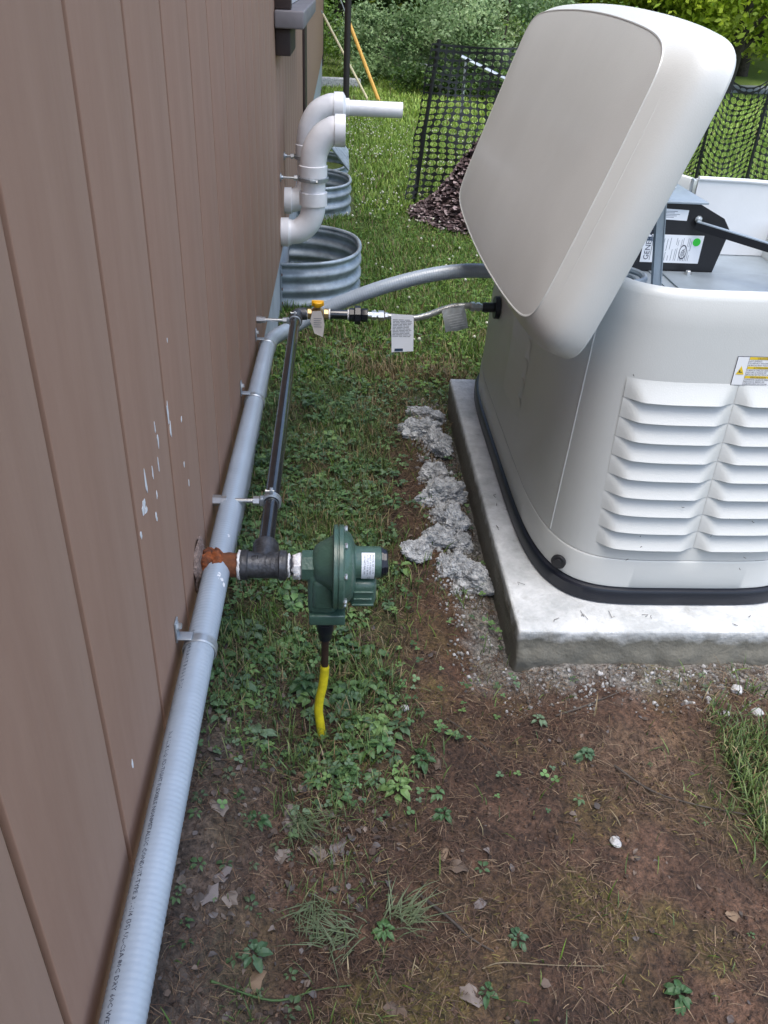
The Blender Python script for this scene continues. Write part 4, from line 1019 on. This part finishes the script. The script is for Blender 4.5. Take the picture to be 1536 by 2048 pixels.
# dead leaf scraps, crumbs
xy = sample(6500, -.01, 1.2, .42, 1.9, lambda x, y: .06 + .8 * (x < .25 + .1 * np.sin(y * 9)) * (y < 1.35)); n = len(xy)
tag(scatter('leaf_litter', OVt, OFt, xy, RNG.uniform(.001, .006, n), RNG.uniform(.005, .016, n), RNG.uniform(0, 6.28, n), RNG.normal(0, .5, n), colmix(n, [(.10, .075, .06), (.06, .042, .034), (.15, .12, .10), (.07, .06, .055), (.035, .026, .022), (.11, .10, .10)], .3), M['attrd'], sxyz=np.stack([RNG.uniform(.7, 1.6, n), np.ones(n), RNG.uniform(-2, 3, n)], -1)), 'broken dead leaf scraps by the foot of the wall', kind='stuff')
xy = sample(60000, -.01, 1.2, .42, 2.6, lambda x, y: .26 * (fbm(x, y, 9, 3, 401) > .44) + .04 + .84 * np.clip(np.exp(-((y - 1.225) / .035) ** 2) * (x > .58) + (x > .49) * (x < .60) * (y > 1.22) * .5, 0, 1)); n = len(xy)
gr = ((np.abs(xy[:, 1] - 1.22) < .09) & (xy[:, 0] > .56)) | ((xy[:, 0] > .46) & (xy[:, 1] > 1.2))
cc = colmix(n, [(.075, .045, .032), (.115, .075, .052), (.04, .026, .02), (.03, .018, .014)], .3); cc[gr] = colmix(gr.sum(), [(.20, .20, .19), (.14, .13, .12), (.34, .34, .34)], .25)
tag(scatter('soil_crumbs', OCT, OCF, xy, np.full(n, .001), (.0009 + .0042 * RNG.random(n) ** 3.2) * np.where(gr, 1.35, 1), RNG.uniform(0, 6, n), RNG.uniform(0, 3, n), cc, M['attrd'], sxyz=RNG.uniform(.6, 1.3, (n, 3))), 'soil crumbs and concrete grit round the pad', kind='stuff')

xy = sample(2600, .44, .59, 1.50, 2.5, lambda x, y: np.exp(-((x - .515) / .035) ** 2)); n = len(xy)
tag(scatter('concrete_crumbs', OCT, OCF, xy, np.full(n, .002), RNG.uniform(.002, .009, n) * RNG.random(n) ** .7 + .001, RNG.uniform(0, 6, n), RNG.uniform(0, 3, n), colmix(n, [(.30, .31, .31), (.20, .2, .2), (.42, .43, .44)], .2), M['attrd'], sxyz=RNG.uniform(.5, 1.4, (n, 3))), 'loose crumbs of broken concrete between the lumps beside the pad', kind='stuff')
# individual weeds, dead leaves and twigs ---------------------------
def one_mesh(name, V, F, col_, m, loc, label, cat, group, rotz=0, sc=1.0):
    me = bpy.data.meshes.new(name); me.from_pydata([tuple(v) for v in V], [], [tuple(f_) for f_ in F]); me.materials.append(m)
    at = me.attributes.new('Col', 'FLOAT_COLOR', 'POINT')
    for i in range(len(me.vertices)): 
        k = .85 + .3 * random.random(); at.data[i].color = (col_[0] * k, col_[1] * k, col_[2] * k, 1)
    o = bpy.data.objects.new(name, me); COL.objects.link(o); o.location = (loc[0], loc[1], float(G(loc[0], loc[1])) + .003)
    o.rotation_euler[2] = rotz; o.scale = (sc,) * 3; return tag(o, label, cat, group)
weedspec = [(.09, 1.04, .034, 7, 'scalloped light green weed tucked against the conduit by the near strap'), (.165, 1.20, .040, 8, 'leafy weed with big oval leaves left of the yellow riser'), (.255, 1.16, .036, 9, 'broad weed right behind the yellow riser'),
            (.14, 1.32, .036, 6, 'round leaved weed under the cast tee'), (.30, 1.10, .034, 8, 'grey green weed right of the yellow riser'), (.335, .955, .030, 7, 'weed clump on the soil below the riser'),
            (.385, 1.02, .026, 7, 'clump of greyish leaves on the bare soil, centre of the yard'), (.69, 1.03, .022, 10, 'wilted grey green sprig beside the brown twig'), (.62, 1.115, .018, 5, 'single small green seedling in front of the pad corner'),
            (.11, .655, .026, 6, 'green weed by the conduit near the bottom of the picture'), (.30, .70, .020, 8, 'small weed beside the fallen grass stems'), (.50, .685, .020, 5, 'dark green leaf cluster in the muddy hollow'),
            (.44, .605, .017, 4, 'little clover like weed low in the middle foreground'), (.72, .60, .024, 9, 'dull green weed clump near the bottom right corner'), (.10, .87, .022, 5, 'thin weed among grey dead leaves by the conduit'),
            (.225, .985, .024, 4, 'lone bright round leaf weed left of the riser foot'), (.41, .90, .02, 6, 'flattened dark leaves on the brown soil')]
for i, (x, y, s, nl, lb_) in enumerate(weedspec):
    V, F = rosette(nl, 50 + i, .6); V2, F2 = rosette(nl, 80 + i, 1.0); nV = len(V)
    V = np.vstack([V, V2 * .7 + np.array([0, 0, .35])]); F = F + [tuple(q + nV for q in f_) for f_ in F2]
    one_mesh('weed', V, F, random.choice(WG), M['attr'], (x, y), lb_, 'weed', 'weeds standing alone in the soil', random.uniform(0, 6), s)
dl = []
for i in range(22):
    dl.append((random.uniform(.03, .24), random.uniform(.46, 1.0)) if i < 14 else (random.uniform(.3, .9), random.uniform(.5, 1.15)))
for i, (x, y) in enumerate(dl):
    V = []; n = 12; s = random.uniform(.009, .017)
    V.append((0, 0, .2))
    for k in range(n):
        a = 2 * math.pi * k / n; r = 1.0 + .35 * math.cos(a * 5 + i) * (k % 2) + random.uniform(-.15, .15); V.append((r * math.cos(a) * 1.3, r * math.sin(a) * .8, .35 * math.sin(a * 2 + i) + .15 * random.random()))
    F = [(0, 1 + k, 1 + (k + 1) % n) for k in range(n)]
    c = random.choice([(.15, .13, .125), (.19, .16, .14), (.11, .08, .06), (.17, .12, .08)])
    one_mesh('dead_leaf', V, F, c, M['attrd'], (x, y), ('curled grey brown dead leaf lying on the soil by the wall' if i < 14 else 'curled brown dead leaf lying on the open soil'), 'dead leaf', 'dead leaves by the wall' if i < 14 else 'dead leaves on open soil', random.uniform(0, 6), s)
twigs = [([(.655, 1.125), (.70, 1.14), (.745, 1.16), (.80, 1.185)], .0022, 'brown twig in front of the concrete pad, lying beside the wilted sprig'),
         ([(.355, .76), (.40, .715), (.43, .69), (.46, .665)], .0026, 'dark twig slanting across the mud in the foreground'),
         ([(.74, 1.01), (.79, .95), (.86, .92), (.97, .89), (1.04, .86)], .0020, 'long thin vine stem trailing to the right edge'),
         ([(.44, 1.12), (.50, 1.05), (.53, .98), (.56, .93)], .0012, 'thin bent stalk in the middle of the brown soil'),
         ([(.44, .64), (.47, .645), (.55, .64), (.62, .64)], .0012, 'thin pale runner lying across the lower soil'),
         ([(.06, .60), (.14, .60), (.20, .618), (.25, .622)], .0018, 'green grass runner lying low beside the conduit')]
for i, (pp, r, lb_) in enumerate(twigs):
    P_ = smoothpath([(x, y, float(G(x, y)) + .005 + .003 * (k % 2)) for k, (x, y) in enumerate(pp)], 6)
    vf = tube(P_, [r * (1 - .6 * k / len(P_)) * random.uniform(.8, 1.2) for k in range(len(P_))], 7)
    o = obj('twig', vf, M['bark'] if i < 4 else M['attr'], None, 60)
    if i >= 4:
        at = o.data.attributes.new('Col', 'FLOAT_COLOR', 'POINT'); cc_ = (.20, .16, .10, 1) if i == 4 else (.07, .13, .04, 1)
        at.data.foreach_set('color', list(cc_) * len(o.data.vertices))
    tag(o, lb_, 'twig', 'twigs and stems on the soil')
# fallen grass stems (foreground)
for i, (x, y, lb_) in enumerate([(.24, .70, 'fallen fan of pale green grass stems in the left foreground'), (.19, .74, 'bushy dry green grass tuft beside the fallen stems'), (.16, .88, 'dark flattened grass tuft by the conduit'), (.33, .725, 'grass tuft with broad bent blades in the left foreground')]):
    V = []; F = []
    for k in range(60):
        a = random.gauss(2.0 + i, .7); h = random.uniform(.02, .06); b = random.uniform(.6, 1.5)
        bv, bf = blade(h, .0022, h * b); ox = random.gauss(0, .014); oy = random.gauss(0, .014)
        for q in bv: V.append((q[0] * math.cos(a) - q[1] * math.sin(a) + ox, q[0] * math.sin(a) + q[1] * math.cos(a) + oy, max(q[2] * .6, .001)))
        F += [(0 + 7 * k, 1 + 7 * k, 3 + 7 * k, 2 + 7 * k), (2 + 7 * k, 3 + 7 * k, 5 + 7 * k, 4 + 7 * k), (4 + 7 * k, 5 + 7 * k, 6 + 7 * k)]
    one_mesh('grass_tuft', V, F, (.13, .17, .09), M['attr'], (x, y), lb_, 'grass tuft', 'grass tufts in the soil', 0, 1)
# debris on the pad
for i in range(15):
    x, y = random.choice([(random.uniform(.61, .67), random.uniform(1.32, 2.5)), (random.uniform(.62, 1.15), random.uniform(1.29, 1.345))])
    P_ = [(x, y, .0925), (x + random.uniform(-.008, .008), y + random.uniform(-.012, .012), .0935), (x + random.uniform(-.014, .014), y + random.uniform(-.02, .02), .0925)]
    tag(obj('grass_clipping', tube(P_, .0005, 5), M['bark'], None, 60), 'dark dry grass clipping lying on the pale concrete pad', 'clipping', 'dry clippings on the pad')

# ------------------------------------------------------------------ netting fence
fence = empty('netting_fence', (1.0, 5.5, -.02), 'black plastic mesh safety netting hung on thin posts behind the generator', 'fence')
FP = [(.80, 5.50), (1.30, 5.52), (2.0, 5.75), (2.72, 6.02), (3.12, 6.10), (3.95, 6.3)]
FZ = [.90, .90, .84, .82, .80, .80]
gz = lambda x, y: float(G(x, y))
lean = [(.0, .0), (0, 0), (0, 0), (0, 0), (0, 0), (0, 0)]
for i, (x, y) in enumerate(FP):
    b = gz(x, y) - .15
    bx = x - (.10 if i == 0 else 0)
    obj('post', tube([(bx, y, b), ((x + bx) / 2, y, (FZ[i]) / 2), (x, y, FZ[i] + .02)], .012 if i < 2 else .011, 8), M['netb'], fence)
nV = []; nF = []
acc = [0]
for i in range(1, len(FP)): acc.append(acc[-1] + math.hypot(FP[i][0] - FP[i - 1][0], FP[i][1] - FP[i - 1][1]))
tw, thh = .0470, .0375
NU = int(acc[-1] / tw) + 2; NV = 23
def netp(u, v):
    """u metres along from first post, v 0 top .. 1 bottom"""
    uu = min(max(u, 0), acc[-1]); k = 0
    while k < len(acc) - 2 and uu > acc[k + 1]: k += 1
    t = (uu - acc[k]) / (acc[k + 1] - acc[k]); x = FP[k][0] * (1 - t) + FP[k + 1][0] * t; y = FP[k][1] * (1 - t) + FP[k + 1][1] * t
    if u < 0: x += u
    top = FZ[k] * (1 - t) + FZ[k + 1] * t - (.035 + .07 * (k >= 2)) * 4 * t * (1 - t) * (1 if k else .3)
    sag = .03 * math.sin(u * 5 + v * 4) + .02 * math.sin(u * 13 - v * 6)
    wob = Vector((mnoise.noise(Vector((u * 5, v * 6, 3))), 0, mnoise.noise(Vector((u * 5, v * 6, 9))))) * (.034 if k >= 2 else .02)
    z = top - v * (NV * thh) * (1 - .04 * math.sin(u * 3))
    if k == 0: x -= .10 * v * (1 - t)
    return Vector((x, y + sag - .012, z)) + wob * min(1, v * 6)
oct_ = [(math.cos(math.pi / 8 + math.pi / 4 * k), math.sin(math.pi / 8 + math.pi / 4 * k)) for k in range(8)]
grid = {}
def vid(i, j):
    if (i, j) not in grid: grid[(i, j)] = len(nV); nV.append(netp((i - 1) * tw, j / NV))
    return grid[(i, j)]
rr = random.Random(11)
for i in range(NU):
    for j in range(NV):
        c = [vid(i, j), vid(i + 1, j), vid(i + 1, j + 1), vid(i, j + 1)]
        p = [nV[q] for q in c]; hw = rr.uniform(.80, .95) if i < 28 else rr.uniform(.88, 1.0); hh = (rr.uniform(.76, .92) if i < 28 else rr.uniform(.84, .97)) if j else .5
        ids = []
        for (a, b) in oct_:
            u = .5 + a * hw / 2 * 1.06; v_ = .5 - b * hh / 2 * 1.06
            q = p[0] * (1 - u) * (1 - v_) + p[1] * u * (1 - v_) + p[2] * u * v_ + p[3] * (1 - u) * v_
            ids.append(len(nV)); nV.append(q)
        # oct order: k=0 right-up,1 up-right,2 up-left,3 left-up,4 left-down,5 down-left,6 down-right,7 right-down
        nF += [(c[1], ids[1], ids[0]), (c[0], c[1], ids[1], ids[2]) , (c[0], ids[2], ids[3]), (c[0], ids[3], ids[4], c[3]), (c[3], ids[4], ids[5]), (c[3], ids[5], ids[6], c[2]), (c[2], ids[6], ids[7]), (c[2], ids[7], ids[0], c[1])]
no = obj('netting', (nV, nF), M['netb'], fence, None); no['kind'] = 'stuff'
sm = no.modifiers.new('thickness', 'SOLIDIFY'); sm.thickness = .0015

# ------------------------------------------------------------------ mulch pile
def pileh(x, y): return .60 * np.exp(-(((x - 1.31) / .43) ** 2 + ((y - 5.15) / .36) ** 2) ** 1.3) 
mxg, myg = np.meshgrid(np.linspace(.55, 2.0, 70), np.linspace(4.5, 5.45, 50), indexing='ij')
mz = G(mxg, myg) + pileh(mxg, myg) * (1 + .25 * (fbm(mxg, myg, 12, 3, 5) - .5)) - .015
ii = np.arange(mxg.size).reshape(mxg.shape); MF = np.stack([ii[:-1, :-1], ii[1:, :-1], ii[1:, 1:], ii[:-1, 1:]], -1).reshape(-1, 4)
mp_ = mesh_np('mulch_pile', np.stack([mxg.ravel(), myg.ravel(), mz.ravel()], -1), MF, M['attrd'], np.tile(np.array([[.035, .020, .018]]), (mxg.size, 1)), smooth=True)
tag(mp_, 'heap of dark brown wood chip mulch against the black netting', kind='stuff')
x = RNG.uniform(.62, 1.95, 9000); y = RNG.uniform(4.5, 5.45, 9000); hgt = pileh(x, y); k = hgt > .03
xy = np.stack([x[k], y[k]], -1); n = len(xy)
CHV = np.array([(-.5, -.22, 0), (.5, -.18, .05), (.45, .2, 0), (-.4, .25, .06)]); CHF = [(0, 1, 2, 3)]
tag(scatter('mulch_chips', CHV, CHF, xy, np.full(n, 0.), RNG.uniform(.018, .05, n), RNG.uniform(0, 6.28, n), RNG.normal(0, .6, n), colmix(n, [(.060, .036, .038), (.13, .09, .09), (.30, .24, .24), (.03, .018, .018), (.05, .03, .032)], .3), M['attrd'], zbase=G(xy[:, 0], xy[:, 1]) + hgt[k]), 'loose wood chips covering the mulch heap', kind='stuff')

# ------------------------------------------------------------------ far things
def simple(name, vf, m, label, cat, group=None): return tag(obj(name, vf, m, None, 60), label, cat, group)
pz = gz(.30, 10.66)
sp_ = empty('steel_post', (.30, 10.66, pz), 'slim dark post standing on the lawn beyond the house vents', 'post')
obj('shaft', tube([(.31, 10.66, pz - .2), (.32, 10.66, 1.2), (.33, 10.66, 2.6)], .036, 12), M['post'], sp_)
obj('cap', cyl((.33, 10.66, 2.6), (.33, 10.66, 2.64), .045, 12), M['post'], sp_)
def guy(x, y, x2, z2, r, m, label):
    z = gz(x, y); g = empty('guy_wire', (x, y, z), label, 'guy wire')
    a = Vector((x, y, z - .1)); b = Vector((x2, y + .4, z2)); d = (b - a)
    obj('guard', tube([a, b], r, 8), m, g); obj('wire', tube([b, b + d.normalized() * 9], .007, 6), M['wire'], g)
guy(.69, 11.6, .02, .80, .015, M['paleyel'], 'guy wire with the pale yellow guard, nearer the house')
guy(.80, 11.6, .32, .78, .023, M['orange'], 'guy wire with the thick orange guard')
o = obj('kerb', box(-3.5, .55, 13.4, 13.55, -.3, -.03, .02), M['rough'], None); tag(o, 'pale edging along the far side of the lawn', kind='structure')
xr = np.linspace(1.5, 40, 60)
rdv = [(a, b, float(G(a, b)) + .006) for a in xr for b in (15.0 + a * .10, 16.6 + a * .10)]
o = obj('road', (rdv, [(2 * i, 2 * i + 2, 2 * i + 3, 2 * i + 1) for i in range(59)]), M['road'], None, None); tag(o, 'pale strip of road beyond the lawn', kind='structure')
pz = gz(2.2, 9.5)
tagp = empty('handrail', (2.0, 9.5, pz), 'pale slanting pipe rail seen through the black netting', 'rail')
obj('rail', tube([(1.5, 9.8, .55), (2.0, 9.7, .36), (2.55, 9.6, .14)], .022, 8), M['galv'], tagp)
obj('leg', tube([(1.55, 9.79, .53), (1.55, 9.79, gz(1.55, 9.79) - .1)], .015, 8), M['galv'], tagp)
obj('leg', tube([(2.5, 9.61, .15), (2.5, 9.61, gz(2.5, 9.61) - .1)], .015, 8), M['galv'], tagp)

# foliage: leaf-sized faces clumped through the crown volume
LEAF = np.array([(-.5, 0, 0), (0, -.28, .08), (.5, 0, 0), (0, .28, .08)]); LF = [(0, 1, 2, 3)]
def crown_mesh(name, nleaf, R, H, zlo, lsz, cols, seed, flat=1.0, nclump=60):
    r = np.random.default_rng(seed)
    # clump centres on the outer shell of the volume
    ph = r.uniform(0, 6.283, nclump); ct = r.uniform(-.95, 1, nclump); rr_ = r.uniform(.55, 1.0, nclump) ** .6
    st = np.sqrt(1 - ct ** 2); lob = 1 + .25 * np.sin(3 * ph + seed) * st
    cc = np.stack([R * rr_ * st * np.cos(ph) * lob, R * rr_ * st * np.sin(ph) * lob, zlo + (H - zlo) * (.5 + .5 * ct * rr_)], -1)
    cs = r.uniform(.12, .30, nclump) * R
    ci = r.integers(0, nclump, nleaf); p = cc[ci] + r.normal(0, 1, (nleaf, 3)) * cs[ci][:, None] * np.array([.6, .6, .42])
    p[:, 2] = np.maximum(p[:, 2], .02)
    s = r.uniform(.6, 1.3, nleaf) * lsz; q = r.normal(0, 1, (nleaf, 3)); q /= np.linalg.norm(q, axis=1)[:, None]
    q[:, 2] = np.abs(q[:, 2]) * 1.0 + .2; q /= np.linalg.norm(q, axis=1)[:, None]
    t = np.cross(q, r.normal(0, 1, (nleaf, 3))); t /= np.linalg.norm(t, axis=1)[:, None]; b = np.cross(q, t)
    V = p[:, None, :] + s[:, None, None] * (LEAF[None, :, 0:1] * t[:, None] + LEAF[None, :, 1:2] * b[:, None] + LEAF[None, :, 2:3] * q[:, None])
    F = (np.array(LF)[None] + (np.arange(nleaf) * 4)[:, None, None]).reshape(-1, 4)
    cb = np.array(cols); c = cb[r.integers(0, len(cb), nclump)][ci] * r.uniform(.75, 1.3, (nleaf, 1)) * r.uniform(.8, 1.2, nclump)[ci][:, None]
    return V.reshape(-1, 3), F, np.repeat(c, 4, 0)
def plant(kind, x, y, R, H, zlo, nleaf, lsz, cols, seed, label, group, trunk=.05, nclump=60):
    z = gz(x, y); t = empty(kind, (x, y, z), label, 'tree' if 'tree' in kind else 'shrub', group)
    V, F, C = crown_mesh('crown', nleaf, R, H, zlo, lsz, cols, seed, nclump=nclump)
    mesh_np('crown', V, F, M['leafy'], C, t)
    rn = random.Random(seed); parts = [tube(smoothpath([(0, 0, -.2), (rn.uniform(-.1, .1), 0, H * .3), (rn.uniform(-.2, .2), .1, H * .85)], 6), [trunk * (1 - .75 * k / 12) for k in range(13)], 9)]
    for k in range(7):
        a = rn.uniform(0, 6.28); h0 = max(zlo * .7, H * .12) + (H - zlo) * .07 * k
        parts.append(tube(smoothpath([(0, 0, h0), (R * .35 * math.cos(a), R * .35 * math.sin(a), h0 + H * .10), (R * .75 * math.cos(a), R * .75 * math.sin(a), h0 + H * .22)], 5), [trunk * .45 * (1 - .8 * j / 10) for j in range(11)], 6))
    v, f = join(*parts); tr = obj('trunk', (v, f), M['bark'], t, 60, local=True)
    return t
SAGE = [(.17, .27, .11), (.24, .35, .16), (.12, .20, .08), (.30, .40, .20)]
DARK = [(.05, .10, .025), (.10, .18, .035), (.03, .06, .018)]
MID = [(.14, .25, .04), (.20, .32, .05), (.09, .17, .03)]
LIME_LIT = [(.36, .48, .04), (.46, .56, .05), (.25, .37, .035), (.52, .60, .10)]  # lime leaves brightened, sunshine put into their albedo
plant('shrub', 1.15, 14.2, .95, 1.05, 0, 16000, .055, SAGE, 1, 'sage green rounded shrub behind the orange guy guard', 'shrubs at the edge of the lawn', .03, 34)
plant('shrub', 2.55, 14.0, 1.15, 1.35, 0, 20000, .06, SAGE, 2, 'larger sage green shrub left of the netting post', 'shrubs at the edge of the lawn', .03, 40)
plant('shrub', -.4, 15.4, 1.0, .9, 0, 9000, .055, MID, 3, 'low bright green bush by the house corner', 'shrubs at the edge of the lawn', .03)
plant('shrub', 3.9, 14.8, 1.1, 1.1, 0, 9000, .065, MID, 4, 'mid green bush behind the netting', 'shrubs at the edge of the lawn', .03)
plant('shrub', 1.6, 12.9, .5, .38, 0, 5000, .05, DARK, 5, 'low dark bush at the foot of the sage shrubs', 'shrubs at the edge of the lawn', .02)
plant('shrub', 2.5, 12.6, .6, .35, 0, 5000, .05, DARK, 6, 'dark creeping bush just left of the netting', 'shrubs at the edge of the lawn', .02)
tr_spec = [(3.1, 16.6, 1.5, 4.6, .62, LIME_LIT, 'light green tree leaning over the sage shrubs by the netting'), (5.0, 17.0, 1.5, 4.8, .5, LIME_LIT, 'lime green tree behind the top of the open roof'), (6.9, 15.8, 1.7, 4.5, .52, LIME_LIT, 'lime green tree with low boughs just past the netting'), (-2.6, 19, 2.2, 6.5, .5, DARK, 'dark tree behind the house corner'), (.2, 19.5, 2.3, 7.5, .3, DARK, 'dark leafy tree above the guy wires'), (2.4, 18.6, 2.0, 6.8, .3, DARK, 'dense dark tree behind the sage shrubs'),
           (4.6, 18.8, 2.0, 6.2, .4, MID, 'green tree behind the corner of the netting'), (6.4, 20, 2.2, 6.5, .5, MID, 'mid green tree over the open roof of the generator'), (8.8, 19.5, 2.1, 5.6, .45, LIME_LIT, 'bright lime green tree at the right'),
           (10.8, 21, 2.4, 6.5, .5, LIME_LIT, 'lime green tree farthest right'), (3.6, 23, 2.6, 8, .6, LIME_LIT, 'sunlit yellow green tree showing between the dark ones'), (-.8, 24, 2.8, 9, .6, MID, 'tall green tree far behind the guy wires'),
           (7.6, 25, 3, 8, .5, DARK, 'tall dark tree filling the gap at the right'), (12.5, 25, 3, 8, .5, MID, 'tall green tree at the far right'), (-5, 23, 3, 8, .5, DARK, 'tall dark tree hidden mostly by the house')]
for i, (x, y, R, H, zl, cs, lb_) in enumerate(tr_spec):
    plant('broadleaf_tree', x, y, R, H, zl, 26000 if y < 22 else 16000, .12 if y < 22 else .2, cs, 20 + i, lb_, 'trees beyond the lawn', .14, 110)
# woods behind everything
rn = np.random.default_rng(99); nl = 60000
p = np.stack([rn.uniform(-45, 60, nl), rn.uniform(27, 36, nl), rn.uniform(-.3, 9, nl) * rn.uniform(.5, 1, nl)], -1)
q = rn.normal(0, 1, (nl, 3)); q /= np.linalg.norm(q, axis=1)[:, None]; t_ = np.cross(q, rn.normal(0, 1, (nl, 3))); t_ /= np.linalg.norm(t_, axis=1)[:, None]; b_ = np.cross(q, t_)
s = rn.uniform(.35, .8, nl)
V = p[:, None, :] + s[:, None, None] * (LEAF[None, :, 0:1] * t_[:, None] + LEAF[None, :, 1:2] * b_[:, None]); F = (np.array(LF)[None] + (np.arange(nl) * 4)[:, None, None]).reshape(-1, 4)
cb = np.array(DARK + MID + LIME_LIT[:1]); c = cb[rn.integers(0, len(cb), nl)]
tag(mesh_np('woods', V.reshape(-1, 3), F, M['leafy'], np.repeat(c, 4, 0)), 'far mass of woodland closing the view', kind='stuff')
